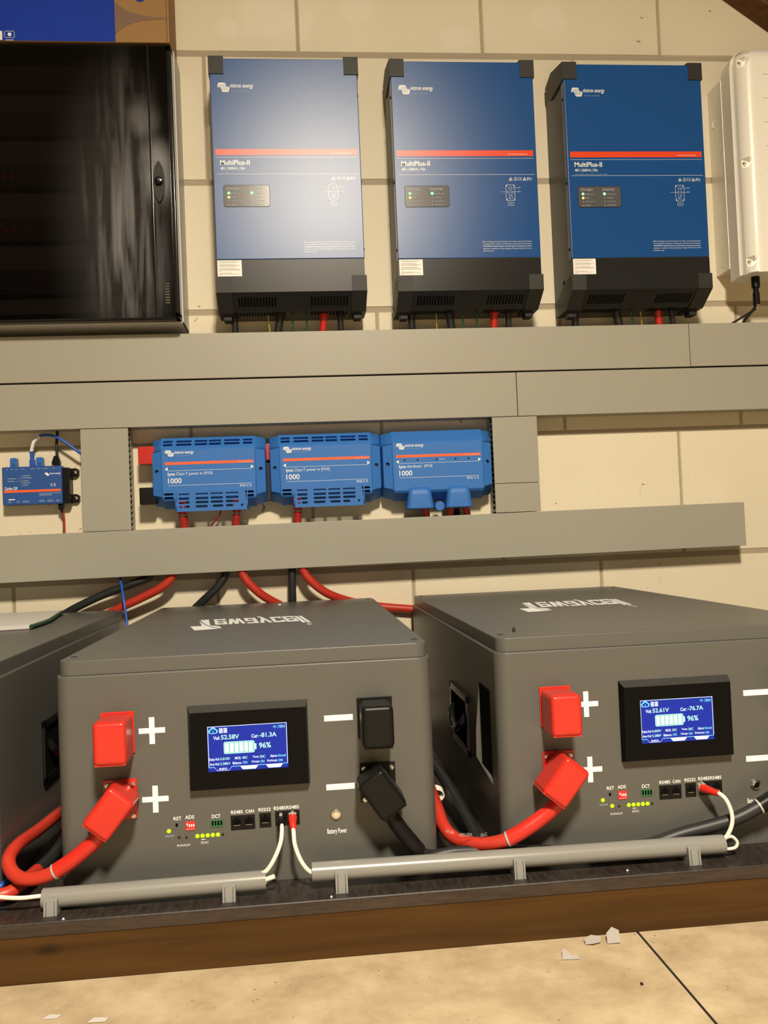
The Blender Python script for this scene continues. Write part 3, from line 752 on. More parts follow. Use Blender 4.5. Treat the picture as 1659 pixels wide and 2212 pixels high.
# ------------------------------------------------------------------ busbar boxes
def slot_poly(x0, x1, z, h):
    return rrect(x0, x1, z-h/2, z+h/2, h/2-1e-5, 4)
def lynx_housing(w_, hb, ht):
    """tapered-end housing; local x 0..w, y outwards negative, z from hb to ht"""
    b = MB(); Y = -.0780; e = .0255; g = .0035
    def prof(y, lo, hi): return [(0, lo+.006), (y*.55, lo), (y+.004, lo+.017), (y, lo+.022), (y, hi-.030), (y+.004, hi-.024), (y*.70, hi-.001), (y*.45, hi), (0, hi-.002)]
    stations = [(0, -.040, hb+.014, ht-.008), (.003, -.066, hb+.009, ht-.004), (.0225, Y+.0045, hb+.004, ht-.0015), (.0228, Y+.0010, hb+.002, ht+.001), (e, Y, hb, ht)]
    full = stations + [(w_-s[0], s[1], s[2], s[3]) for s in stations[::-1]]
    vs = []; n = 9
    for (x, y, lo, hi) in full: vs += [(x, p[0], p[1]) for p in prof(y, lo, hi)]
    fs = []
    for i in range(len(full)-1):
        for j in range(n-1): fs.append([i*n+j, (i+1)*n+j, (i+1)*n+j+1, i*n+j+1])
        fs.append([i*n+n-1, (i+1)*n+n-1, (i+1)*n, i*n])
    fs += [list(range(n)), [(len(full)-1)*n+j for j in range(n)][::-1]]
    b.raw(vs, fs, 'lynx_blue'); return b, Y
def make_lynx(kind, loc, label):
    r = empty('busbar_box', loc, label, 'busbar box', 'sky blue busbar boxes in a row')
    w_ = .2505 if kind != 'dist' else .2520
    hb, ht = -.001, .1565
    b, Y = lynx_housing(w_, hb, ht); hs = b.build('housing', r, 25)
    # slots pocketed into the top and bottom bevels
    cut = MB()
    def tslot(x0, x1, z, h=.0042): cut.prism(slot_poly(x0, x1, z, h), 'y', -.12, -.052, 'hole')
    if kind != 'dist':
        cols = [(.0268, .0477), (.0553, .0890), (.0954, .1230), (.1262, .1530), (.1595, .1938), (.2006, .2217)]
        for a, c in cols:
            tslot(a, c, .1468, .0048); tslot(a, c, .1392, .0048)
        for a, c in (cols[0], cols[-1]):
            tslot(a, c, .0305, .0048); tslot(a, c, .0225, .0048)
    for x, z in ((.0125, .0815), (w_-.0125, .0805)):
        cut.cyl((x, -.12, z), (x, -.055, z), .0042, 'hole', 20)
    co = cut.build('cutter'); co.parent = r
    hs.modifiers.clear(); md = hs.modifiers.new('cut', 'BOOLEAN'); md.object = co; md.solver = 'EXACT'
    bpy.context.view_layer.update(); dg = bpy.context.evaluated_depsgraph_get()
    nm = bpy.data.meshes.new_from_object(hs.evaluated_get(dg)); hs.modifiers.remove(md); hs.data = nm; weight(hs); nm.set_sharp_from_angle(angle=math.radians(25))
    bpy.data.objects.remove(co)
    for x, z in ((.0125, .0815), (w_-.0125, .0805)):
        b = MB(); b.lathe((x, -.0580, z), (0, -1, 0), [(.0030, 0), (.0030, .002), (.001, .003)], 'steel', 12); b.build('screw', r)
    y = Y-.0003
    b = MB(); b.rect(.0310, .2230, .0945, .1005, y, 'orange_lynx'); b.text('www.victronenergy.com', .188, .221, .0956, .0974, y-.0001, 'print_white'); b.build('stripe', r)
    b = MB(); logo_wave(b, .0320, .0515, .1130, .1265, y, 'print_white'); logo_grooves(b, .0320, .0515, .1130, .1265, y-.0001, 'lynx_blue')
    b.text('victron energy', .0520, .0940, .1165, .1248, y, 'print_white', .015); b.text('B L U E   P O W E R', .056, .085, .1135, .1152, y, 'print_pale'); b.build('logo', r)
    b = MB(); b.flat([(.0305, .0855), (.0370, .0815), (.0370, .0895)], y, 'print_white'); b.flat([(.2235, .0855), (.2170, .0895), (.2170, .0815)], y, 'print_white')
    b.rect(.0370, .2170, .0812, .0818, y, 'print_white'); b.rect(.0370, .2170, .0490, .0496, y, 'print_white')
    if kind == 'dist':
        b.text('lynx', .0370, .0530, .0688, .0780, y, 'print_white', .02); b.text('distributor  (M10)', .0550, .1120, .0695, .0780, y, 'print_white', -.004); b.text('IP22 C E', .190, .2165, .0420, .0470, y, 'print_white')
    else:
        b.text('lynx', .0370, .0530, .0688, .0780, y, 'print_white', .02); b.text('Class-T power in (M10)', .0550, .1330, .0695, .0780, y, 'print_white', -.004); b.text('IP20 C E', .192, .2165, .0420, .0470, y, 'print_white')
    b.text('1000', .0370, .0660, .0540, .0655, y, 'print_white', .012)
    b.build('lettering', r)
    if kind == 'dist':
        for i, x in enumerate((.050, .0795, .1225, .1655, .1950)):
            b = MB(); b.disc(x, .0885, .0023, y-.0001, 'led_dark', 16); b.build('indicator_window', r)
        b = MB(); b.text('power', .129, .141, .0870, .0896, y, 'print_white'); b.build('power_caption', r)
        for x0, x1 in ((.0500, .1120), (.1380, .1990)):
            b = MB(); n = 9; vs = []; m_ = 16
            # hooded cable outlet: rounded hood growing out of the lower front
            lv = [(-.022, -.086, 0), (-.0195, -.0905, 0), (.010, -.0905, .004), (.020, -.0885, .0055), (.0255, -.084, .007), (.028, -.076, .009)]
            for (z, yy, ins) in lv:
                R2 = rrect(x0+ins, x1-ins, -.090 if False else yy, -.030, .011, 5)
                vs += [(p[0], p[1], z) for p in R2]
            k = 24
            fs = [[i*k+j, i*k+(j+1) % k, (i+1)*k+(j+1) % k, (i+1)*k+j] for i in range(len(lv)-1) for j in range(k)]
            fs += [list(range(k))[::-1], [(len(lv)-1)*k+j for j in range(k)]]
            b.raw(vs, fs, 'lynx_blue'); b.build('cable_hood', r, 40)
        b = MB(); b.cyl((.125, -.045, -.016), (.125, -.080, -.016), .0105, 'lynx_blue', 20); b.build('fuse_boss', r)
    else:
        # slotted cable shroud
        sx0, sx1 = .0515, .2080
        b = MB(); b.prism([(sx0, -.006), (sx0+.004, -.0085), (sx1-.004, -.0085), (sx1, -.006), (sx1-.006, .0345), (sx0+.006, .0345)], 'y', -.0830, -.0800, 'lynx_blue')
        b.prism([(-.0830, -.0085), (-.0830, .0345), (-.030, .030), (-.030, -.0085)], 'x', sx0, sx0+.0022, 'lynx_blue'); b.prism([(-.0830, -.0085), (-.0830, .0345), (-.030, .030), (-.030, -.0085)], 'x', sx1-.0022, sx1, 'lynx_blue')
        b.box(sx0+.006, sx1-.006, -.0825, -.070, .0320, .0345, 'lynx_blue')
        sh = b.build('cable_shroud', r, 30)
        cut = MB(); sc = [(.0590, .0820), (.0950, .1230), (.1275, .1545), (.1600, .1880)]
        for i, z in enumerate((.0300, .0213, .0126, .0035)):
            for j, (a, c) in enumerate(sc):
                if i == 3: a, c = ((a+.010, c), (a, c-.002), (a+.004, c), (a, c-.012))[j]
                cut.prism(slot_poly(a, c, z-.0015, .0052), 'y', -.095, -.076, 'lynx_blue')
        for x in (sx0+.0115, sx1-.0130): cut.cyl((x, -.095, .0020), (x, -.076, .0020), .0026, 'lynx_blue', 16)
        co = cut.build('cutter'); co.parent = r
        sh.modifiers.clear(); md = sh.modifiers.new('cut', 'BOOLEAN'); md.object = co; md.solver = 'EXACT'
        bpy.context.view_layer.update(); dg = bpy.context.evaluated_depsgraph_get()
        nm = bpy.data.meshes.new_from_object(sh.evaluated_get(dg)); sh.modifiers.remove(md); sh.data = nm; weight(sh); nm.set_sharp_from_angle(angle=math.radians(30))
        bpy.data.objects.remove(co)
        b = MB(); b.box(sx0+.003, sx1-.003, -.040, -.030, -.006, .034, 'hole'); b.build('dark_backing', r)  # black sheet added behind the shroud slots for a shaded interior
    return r
L1 = make_lynx('power', (-.3155, 0, .5785), 'leftmost sky blue busbar box, with a red and a black block at its left', )
# red and black busbar end covers sticking out on the left
b = MB(); b.box(-.0275, .008, -.066, -.030, .0995, .1380, 'red_plastic', .0015); b.build('positive_end_cover', L1)
b = MB(); b.box(-.0275, .008, -.066, -.030, .0110, .0480, 'black_plastic', .0015); b.build('negative_end_cover', L1)
L2 = make_lynx('power', (-.0590, 0, .5782), 'middle sky blue busbar box, between the two others')
b = MB(); b.box(-.012, .004, -.040, -.022, .1020, .1380, 'red_lead', .0015); b.build('positive_link', L2)
b = MB(); b.box(-.012, .004, -.040, -.022, .0100, .0960, 'black_matte', .0015); b.build('gap_darkener', L2)  # black block added to darken the gap between the boxes
L3 = make_lynx('dist', (.1920, 0, .5775), 'rightmost sky blue busbar box, with two cable hoods and no vent slots')

# red leads from the busbar boxes down into the lowest trunking
def lead(name, pts, rad, m, label, cat='cable', group=None, sleeve=None, n=14, sub=8):
    """cable; sleeve = (i0, i1, radius, material) heat-shrink over that span of points"""
    if not sleeve:
        b = MB(); b.tube(pts, rad, m, n, sub); return tag(b.build(name, sharp=60), label, cat, group)
    r = empty(name, (0, 0, 0), label, cat, group)
    b = MB(); b.tube(pts, rad, m, n, sub); b.build('cable_core', r, 60)
    i0, i1, sr, sm = sleeve
    b = MB(); b.tube(pts[i0:i1+1], sr, sm, n, sub); b.build('heat_shrink', r, 60)
    if i1 >= 2 and rad > .0078 and i1+1 < len(pts):
        e = Vector(pts[i1]); d = (Vector(pts[i1+1])-Vector(pts[i1-1])).normalized(); b = MB(); b.cyl(e-d*.001, e+d*.0016, sr*1.01, 'plastic_scrap'); b.build('sleeve_rim', r, 60)
    return r
G = 'short red leads under the busbar boxes'
for px, lx, lab, rr in ((395, 398, 'left red lead under the leftmost busbar box', .0095), (512, 510, 'right red lead under the leftmost busbar box', .0085), (643, 643, 'red lead under the middle busbar box', .0092)):
    p = at(px, 1100, y=-.055); q = at(lx, 1130, y=-.050)
    lead('battery_lead', [(p.x, -.066, .612), (p.x, -.062, .588), (p.x, -.058, .565), (q.x, -.052, .545), (q.x, -.045, .525)], rr, 'red_dull', lab, group=G, sleeve=(0, 2, rr*1.08, 'red_lead'))
for px, qx, lab in ((914, 921, 'red lead under the left hood of the rightmost busbar box'), (974, 972, 'left red lead under the right hood of the rightmost busbar box'), (1000, 1009, 'right red lead under the right hood of the rightmost busbar box')):
    p = at(px, 1080, y=-.06); q = at(qx, 1112, y=-.05)
    lead('battery_lead', [(p.x, -.062, .585), (p.x, -.060, .568), (q.x, -.052, .545), (q.x, -.045, .525)], .0078, 'red_lead', lab, group=G)
G2 = 'short black leads behind the busbar boxes'
for px, lab in ((462, 'thin dark lead slanting under the leftmost busbar box'),):
    p = at(478, 1108, y=-.02); q = at(458, 1140, y=-.03)
    lead('sense_wire', [(p.x, -.02, .575), (p.x-.004, -.022, .56), (q.x, -.03, .54), (q.x, -.03, .525)], .0016, 'red_dull', lab, group=G2)
p = at(985, 1100, y=-.02); lead('battery_lead', [(p.x, -.025, .585), (p.x, -.025, .555), (p.x+.002, -.03, .525)], .008, 'black_cable', 'black lead behind the red leads of the rightmost busbar box', group=G2)

# ------------------------------------------------------------------ small controller, left
def make_controller():
    r = empty('system_controller', (-.64, 0, .600), 'small dark blue controller box on the wall at the left edge', 'controller')
    FY = -.040
    b = MB(); b.box(.003, .1420, -.036, 0, .000, .0790, 'black_plastic', .002); b.build('case', r)
    b = MB(); b.box(.0, .1275, FY, -.010, -.0005, .0835, 'cerbo_blue', .003, 3); b.build('front_cover', r)
    for z in (.011, .069):
        b = MB(); b.prism([(.136, z-.008), (.150, z-.010), (.1565, z-.006), (.1565, z+.006), (.150, z+.010), (.136, z+.008)], 'y', -.012, 0, 'black_plastic'); t = b.build('mounting_tab', r)
        b = MB(); b.lathe((.1500, -.012, z+.001), (0, -1, 0), [(.0040, 0), (.0036, .0014), (.001, .002)], 'chrome', 14); b.build('screw', t)
    y = FY-.0002; c = 'print_white'
    b = MB(); b.rect(.0035, .1240, .0270, .0322, y, 'orange_lynx'); b.build('stripe', r)
    b = MB(); logo_wave(b, .0910, .1010, .0618, .0685, y, c); b.text('victron energy', .1015, .1245, .0635, .0685, y, c, .015); b.build('logo', r)
    b = MB(); b.text('Cerbo GX', .0055, .0330, .0330, .0395, y, c, .015); b.text('C E', .1030, .1135, .0385, .0445, y, c, .01)
    for i, (x0, x1, z) in enumerate(((.0125, .0290, .0570), (.0125, .0250, .0512))): b.rect(x0, x1, z, z+.0012, y, 'print_pale'); b.rect(x1+.001, .0410, z+.0002, z+.0006, y, 'print_pale')
    b.rect(.0410, .0414, .0430, .0640, y, 'print_pale')
    for i in range(5): b.rect(.0440, .0440+(.016, .019, .013, .016, .011)[i], .0625-.0047*i-(.0015 if i > 1 else 0), .0637-.0047*i-(.0015 if i > 1 else 0), y, 'print_pale')
    b.rect(.0780, .1250, .0232, .0236, y, c); b.rect(.0780, .1060, .0205, .0212, y, 'print_pale'); b.rect(.0780, .1050, .0185, .0191, y, 'print_pale')
    b.box(.0130, .0265, y-.0001, y, .0108, .0130, c)
    for x0, x1 in ((.0120, .0180), (.0300, .0360), (.0420, .0560), (.0770, .0900), (.0950, .1080), (.1130, .1210)):
        b.rect(x0, x1, .0055, .0063, y, 'print_pale'); b.rect(x0+.001, x1-.001, .0078, .0085, y, 'print_pale')
    for x0, x1 in ((.0090, .0130), (.0190, .0240), (.0290, .0330), (.0430, .0490), (.0610, .0710), (.0740, .0830), (.0870, .0980), (.1080, .1130)):
        b.rect(x0, x1, .0775, .0783, y, 'print_pale')
    b.build('lettering', r)
make_controller()
G = 'blue terminator plugs in the small controller'
for px, lab in ((31, 'left blue plug standing in the top of the small controller'), (87, 'right blue plug standing in the controller beside the network plug')):
    p = at(px, 1000, y=-.026)
    b = MB(); b.prism([(p.x-.0076, .681), (p.x+.0076, .681), (p.x+.0070, .7015), (p.x+.0050, .7035), (p.x-.0050, .7035), (p.x-.0070, .7015)], 'y', -.033, -.019, 'plug_blue')
    b.box(p.x-.0025, p.x+.0025, -.0345, -.033, .684, .692, 'cerbo_blue'); tag(b.build('terminator_plug'), lab, 'plug', G)
def net_cable():
    r = empty('network_cable', (0, 0, 0), 'blue network cable looping from the small controller into the trunking', 'cable')
    P = [at(70, 995, y=-.026), at(68, 975, y=-.028), at(73, 955, y=-.032), at(86, 942, y=-.036), at(105, 940, y=-.040), at(124, 945, y=-.042), at(145, 958, y=-.042), at(168, 975, y=-.040), at(182, 985, y=-.035)]
    b = MB(); b.tube(P, .0032, 'blue_cable', 12); b.build('cable_core', r, 60)
    b = MB(); b.tube(P[1:4], .0040, 'label_white', 12)
    for k in range(4):
        q = P[1].lerp(P[3], (k+1)/5); b.cyl(q+Vector((-.001, -.0038, 0)), q+Vector((.001, -.0043, .0012)), .0007, 'print_pale', 6)
    b.build('label_sleeve', r, 60)
    p = P[0]; b = MB(); b.box(p.x-.0055, p.x+.0055, -.0315, -.0205, .681, .700, 'blue_cable', .0015); b.tube([(p.x, -.026, .698), P[1]], .0045, 'blue_cable', 12, 0); b.build('plug', r)
net_cable()
def usb_cable():
    r = empty('video_cable', (0, 0, 0), 'black cable rising from the small controller with dark tapered plug', 'cable')
    P = [at(124, 985, y=-.022), at(122, 965, y=-.022), at(123, 945, y=-.020), at(124, 928, y=-.020), at(124, 915, y=-.022)]
    b = MB(); b.tube(P, .0030, 'black_cable', 12); b.build('cable_core', r, 60)
    x = at(122, 990, y=-.024).x; b = MB(); b.prism([(x-.0090, .681), (x+.0085, .681), (x+.0085, .692), (x+.0040, .706), (x-.0040, .706), (x-.0090, .692)], 'y', -.030, -.018, 'black_plastic'); b.build('plug', r)
    b = MB(); b.box(x-.009, x-.004, -.0320, -.026, .6830, .6850, 'orange_lynx'); b.build('orange_tab', r)
usb_cable()
def power_wire():
    r = empty('power_cable', (0, 0, 0), 'thin red power cable below the small controller with black plug', 'cable')
    P = [at(133, 1092, y=-.026), at(137, 1108, y=-.026), at(139, 1125, y=-.028), at(139, 1150, y=-.030), at(139, 1170, y=-.032)]
    b = MB(); b.tube(P, .0022, 'red_dull', 10); b.tube([p+Vector((-.0022, .002, 0)) for p in P], .0016, 'black_cable', 8); b.build('cable_core', r, 60)
    x = at(132, 1090, y=-.026).x; b = MB(); b.box(x-.005, x+.006, -.032, -.020, .588, .600, 'black_plastic', .001); b.prism([(x-.003, .588), (x+.004, .588), (x+.005, .580), (x+.001, .580)], 'y', -.030, -.022, 'black_plastic'); b.build('plug', r)
power_wire()

# ------------------------------------------------------------------ platform
r = empty('battery_platform', (0, 0, 0), 'low timber platform with dark film-faced board under the batteries', 'platform')
b = MB(); b.box(-1.3, 1.5, -.983, -.012, .0553, .0699, 'board_film', .0012, 1); b.build('board', r)
b = MB(); b.box(-1.3, 1.5, -.9835, -.9815, .0545, .0680, 'board_edge'); b.build('board_edge', r)
b = MB(); b.box(-1.3, 1.5, -.9825, -.940, 0, .0553, 'beam_wood', .002); b.build('front_beam', r)
b = MB(); b.box(-1.3, 1.5, -.060, -.014, 0, .0553, 'beam_wood', .002); b.build('rear_beam', r)

# ------------------------------------------------------------------ batteries
BW, BD, BZ, LZ = .4772, .876, .2717, .2906
def rounded_block(b, x0, x1, y0, y1, z0, z1, rad, m, bev=.002):
    lv = [(z0, 0), (z1-bev, 0), (z1-bev*.3, bev*.3), (z1, bev)]
    vs = []; k = 28
    for z, ins in lv:
        vs += [(p[0], p[1], z) for p in rrect(x0+ins, x1-ins, y0+ins, y1-ins, rad-ins*.5, 6)]
    fs = [[i*k+j, i*k+(j+1) % k, (i+1)*k+(j+1) % k, (i+1)*k+j] for i in range(len(lv)-1) for j in range(k)]
    fs += [list(range(k))[::-1], [(len(lv)-1)*k+j for j in range(k)]]
    b.raw(vs, fs, m)
def cover_mesh(m, w_, h_, d_, bev=.005):
    """terminal cover: box open at the bottom, rounded top and outer edges, centre of its back at the origin"""
    b = MB(); b.box(-w_/2, w_/2, -d_, 0, -h_/2, h_/2, m, bev, 4)
    b.box(-w_/2+.002, w_/2-.002, -d_+.003, 0, -h_/2-.0002, -h_/2+.004, m)
    return b
def make_battery():
    r = empty('battery_box', (-.3122, -.908, .0699), 'x', 'battery', 'grey floor batteries with lettered lids')
    b = MB(); rounded_block(b, 0, BW, 0, BD, 0, BZ, .019, 'battery_grey', .003); b.build('case', r, 40)
    b = MB(); rounded_block(b, .0038, BW-.0038, .0038, BD-.003, BZ-.0002, LZ, .017, 'battery_grey', .0022)
    b.raw([(p[0], p[1], BZ+.0004) for p in rrect(.0030, BW-.0030, .0030, BD-.003, .018, 6)], [list(range(28))], 'seam_dark')
    lid = b.build('lid', r, 40)
    for x, y in ((.0165, .040), (BW-.0165, .040), (.0165, BD-.04), (BW-.0165, BD-.04)):
        b = MB(); b.lathe((x, y, LZ), (0, 0, 1), [(.0042, 0), (.0038, .0008), (.001, .0012)], 'black_matte', 12); b.build('screw', lid)
    # display
    x0, x1, z0, z1 = .1632, .3146, .1195, .2265
    b = MB(); t = .0075; d0 = -.0115
    b.raw([(x0, 0, z0), (x1, 0, z0), (x1, 0, z1), (x0, 0, z1), (x0+.002, d0, z0+.003), (x1-.002, d0, z0+.003), (x1-.002, d0, z1-t), (x0+.002+.002, d0, z1-t),
           (.1880, d0, .1440), (.2880, d0, .1440), (.2880, d0, .2010), (.1880, d0, .2010), (.1880, d0+.0025, .1440), (.2880, d0+.0025, .1440), (.2880, d0+.0025, .2010), (.1880, d0+.0025, .2010)],
          [[0, 1, 5, 4], [1, 2, 6, 5], [2, 3, 7, 6], [3, 0, 4, 7], [4, 5, 9, 8], [5, 6, 10, 9], [6, 7, 11, 10], [7, 4, 8, 11], [8, 9, 13, 12], [9, 10, 14, 13], [10, 11, 15, 14], [11, 8, 12, 15]], 'bezel_black')
    b.m[2] = b.mi('bezel_lit_top')  # sloped top face painted lighter, as if catching the ceiling lamp
    dsp = b.build('display', r, 20)
    b = MB(); b.box(.1880, .2880, d0+.0022, d0+.004, .1440, .2010, 'screen_blue'); b.build('screen', dsp)
    return r, dsp, d0
def lid_marks(lid, slant):
    # emblem and lettering on the lid, mirrored towards the viewer as in the place
    # each lid carries the marks at its own slant
    sh = lambda x, y: (x+(.040+(y-.498)*.25)*slant, y+.026*slant)
    z = LZ+.0003; ox, oy = .3122, .908
    A = [(-.1889, -.5201), (-.1731, -.5925), (-.1563, -.5904), (-.1348, -.5839), (-.1473, -.5584), (-.1603, -.5233), (-.1734, -.4718), (-.1846, -.4183), (-.1689, -.5218)]
    B = [(-.1842, -.4053), (-.1684, -.4023), (-.1662, -.4283), (-.1552, -.5188), (-.1380, -.5421), (-.1305, -.5833), (-.1447, -.5569), (-.1596, -.5165), (-.1728, -.4644)]
    b = MB()
    for P in (A, B): b.raw([(*sh(p[0]+ox, p[1]+oy), z) for p in P], [list(range(len(P)))], 'print_white')
    # heavy wide italic capitals-height lettering, each glyph a set of blocks (x, y in letter heights)
    R4 = lambda a, c, d, e: [(a, d), (c, d), (c, e), (a, e)]
    G_ = {'e': (1.25, [R4(0, .36, 0, 1), R4(0, 1.25, .78, 1), R4(.89, 1.25, .42, 1), R4(0, 1.25, .42, .60), R4(0, 1.25, 0, .22), R4(.89, 1.25, 0, .30)]),
          'w': (1.75, [[(0, 1), (.30, 0), (.70, 0), (.62, .35), (.38, 1)], [(.66, 1), (.50, .30), (.70, 0), (.90, .62), (1.04, 1)], [(.72, 1), (.86, .55), (1.02, 0), (1.42, 0), (1.22, .30), (1.04, 1)], [(1.42, 0), (1.75, 1), (1.38, 1), (1.14, .30)]]),
          'a': (1.25, [R4(.05, 1.20, .80, 1), R4(.86, 1.25, 0, 1), R4(0, 1.25, 0, .20), R4(0, .36, 0, .60), R4(0, 1.25, .42, .60)]),
          'y': (1.30, [[(0, 1), (.50, 0), (.72, .30), (.40, 1)], [(.90, 1), (.50, .10), (.35, -.02), (.20, -.02), (.16, -.22), (.55, -.22), (.74, -.02), (1.30, 1)]]),
          'c': (1.20, [R4(0, .36, 0, 1), R4(0, 1.20, .78, 1), R4(0, 1.20, 0, .22), R4(.85, 1.20, .66, 1), R4(.85, 1.20, 0, .34)]),
          'l': (.36, [R4(0, .36, 0, 1.25)])}
    tot = sum(G_[k][0] for k in 'ewaycell')+.12*7; X = 0
    for k in 'ewaycell':
        for q_, poly in enumerate(G_[k][1]):
            b.raw([(*sh(.1525+(X+p[0])/tot*.159+p[1]*.0125, .500-p[1]*.105-(X+p[0])/tot*.012), z+q_*.00008) for p in poly], [list(range(len(poly)))], 'print_white')
        X += G_[k][0]+.12
    n = 20; cx, cy = sh(.3245, .330)
    vs = [(cx+.0042*math.cos(2*PI*k/n), cy+.019*math.sin(2*PI*k/n), z) for k in range(n)]+[(cx+.0034*math.cos(2*PI*k/n), cy+.0155*math.sin(2*PI*k/n), z) for k in range(n)]
    b.raw(vs, [[k, (k+1) % n, n+(k+1) % n, n+k] for k in range(n)], 'print_white')
    b.text('R', 0, 0, 0, 0, 0, 'print_white', .0, fn=lambda a, v: (cx-.0017+a*.0034, cy+.009-v*.018, z))
    b.build('lid_lettering', lid)

def screen_graphics(dsp, d0, vol, cur, avg, dv, t1, t2):
    X0, X1, Z0, Z1 = .1880, .2880, .1440, .2010; y = d0+.0019
    ux = lambda u: X0+u*(X1-X0); vz = lambda v: Z1-v*(Z1-Z0)
    b = MB()
    def T(t, u0, u1, v0, v1, m, bold=.01): b.text(t, ux(u0), ux(u1), vz(v1), vz(v0), y, m, bold)
    t = .0006
    b.rect(ux(.005), ux(.995), vz(.02), vz(.008), y, 'screen_white'); b.rect(ux(.005), ux(.012), vz(.9), vz(.01), y, 'screen_white'); b.rect(ux(.988), ux(.995), vz(.9), vz(.01), y, 'screen_white')
    # cloud
    for cx, cz, rr in ((.045, .115, .0028), (.075, .085, .0036), (.105, .115, .0028)): b.disc(ux(cx), vz(cz), rr, y, 'screen_cyan', 16)
    b.rect(ux(.04), ux(.11), vz(.165), vz(.12), y, 'screen_cyan')
    for cx, cz, rr in ((.050, .118, .0017), (.075, .098, .0023), (.100, .118, .0017)): b.disc(ux(cx), vz(cz), rr, y-.0001, 'screen_blue', 16)
    b.rect(ux(.048), ux(.104), vz(.148), vz(.12), y-.0001, 'screen_blue'); b.rect(ux(.072), ux(.079), vz(.16), vz(.09), y-.0002, 'screen_cyan')
    for u in (.15, .205):
        for k in range(4): b.rect(ux(u+.012*k), ux(u+.006+.012*k), vz(.155), vz(.05), y, 'screen_white')
        for k in range(3): b.rect(ux(u), ux(u+.045), vz(.065+.04*k+.014), vz(.065+.04*k), y, 'screen_white')
    T('\u4e2d', .825, .865, .055, .125, 'screen_cyan', 0); T('/', .88, .895, .05, .13, 'screen_cyan', 0); T('EN', .905, .97, .06, .122, 'screen_cyan', .02)
    T('Vol:', .075, .155, .225, .305, 'screen_white', .02); T(vol, .17, .395, .205, .305, 'screen_mint', .02)
    T('Cur:', .55, .635, .225, .305, 'screen_white', .02); T(cur, .65, .865, .205, .305, 'screen_mint', .02)
    # battery gauge
    b.flat(rrect(ux(.20), ux(.585), vz(.625), vz(.36), .0022), y, 'screen_mint'); b.flat(rrect(ux(.21), ux(.575), vz(.608), vz(.377), .0016), y-.0001, 'screen_green')
    b.rect(ux(.585), ux(.608), vz(.56), vz(.43), y, 'screen_mint')
    for k in range(6): b.flat(rrect(ux(.218+.0595*k), ux(.218+.0595*k+.046), vz(.595), vz(.39), .0007), y-.0002, 'screen_white')
    T('96%', .64, .79, .42, .545, 'screen_mint', .02)
    for row, items in ((.70, (('Delta-Vol:', .015, .14, 'w'), (dv, .15, .275, 'm'), ('MOS:', .335, .41, 'w'), (t1, .425, .49, 'm'), ('Temp:', .555, .635, 'w'), (t2, .645, .715, 'm'), ('Alarm:', .775, .865, 'w'), ('Normal', .875, .97, 'c'))),
                       (.805, (('Ave-Vol:', .02, .14, 'w'), (avg, .15, .275, 'm'), ('Balance:', .305, .415, 'w'), ('ON', .43, .485, 'c'), ('Charge:', .54, .64, 'w'), ('ON', .65, .70, 'c'), ('Discharge:', .735, .865, 'w'), ('ON', .875, .93, 'c')))):
        for tx, u0, u1, c in items: T(tx, u0, u1, row, row+.058, {'w': 'screen_white', 'm': 'screen_mint', 'c': 'screen_cyan'}[c], .015)
    # tabs
    for u0, u1, fill in ((.075, .295, 0), (.395, .625, 1), (.715, .935, 1)):
        if fill: b.flat([(ux(u0), vz(.905)), (ux(u0+.035), vz(.985)), (ux(u1-.035), vz(.985)), (ux(u1), vz(.905))], y, 'screen_white')
        else:
            for a, c in (((u0, .905), (u0+.035, .985)), ((u0+.035, .985), (u1-.035, .985)), ((u1-.035, .985), (u1, .905))):
                b.flat([(ux(a[0]), vz(a[1])), (ux(c[0]), vz(c[1])), (ux(c[0]), vz(c[1])+.0005), (ux(a[0]), vz(a[1])+.0005)], y, 'screen_white')
            T('INFO', u0+.06, u1-.06, .925, .968, 'screen_white', .02)
    for u0, u1 in ((.008, .075), (.295, .395), (.625, .715), (.935, .99)): b.rect(ux(u0), ux(u1), vz(.912), vz(.900), y, 'screen_cyan')
    b.build('screen_graphics', dsp)
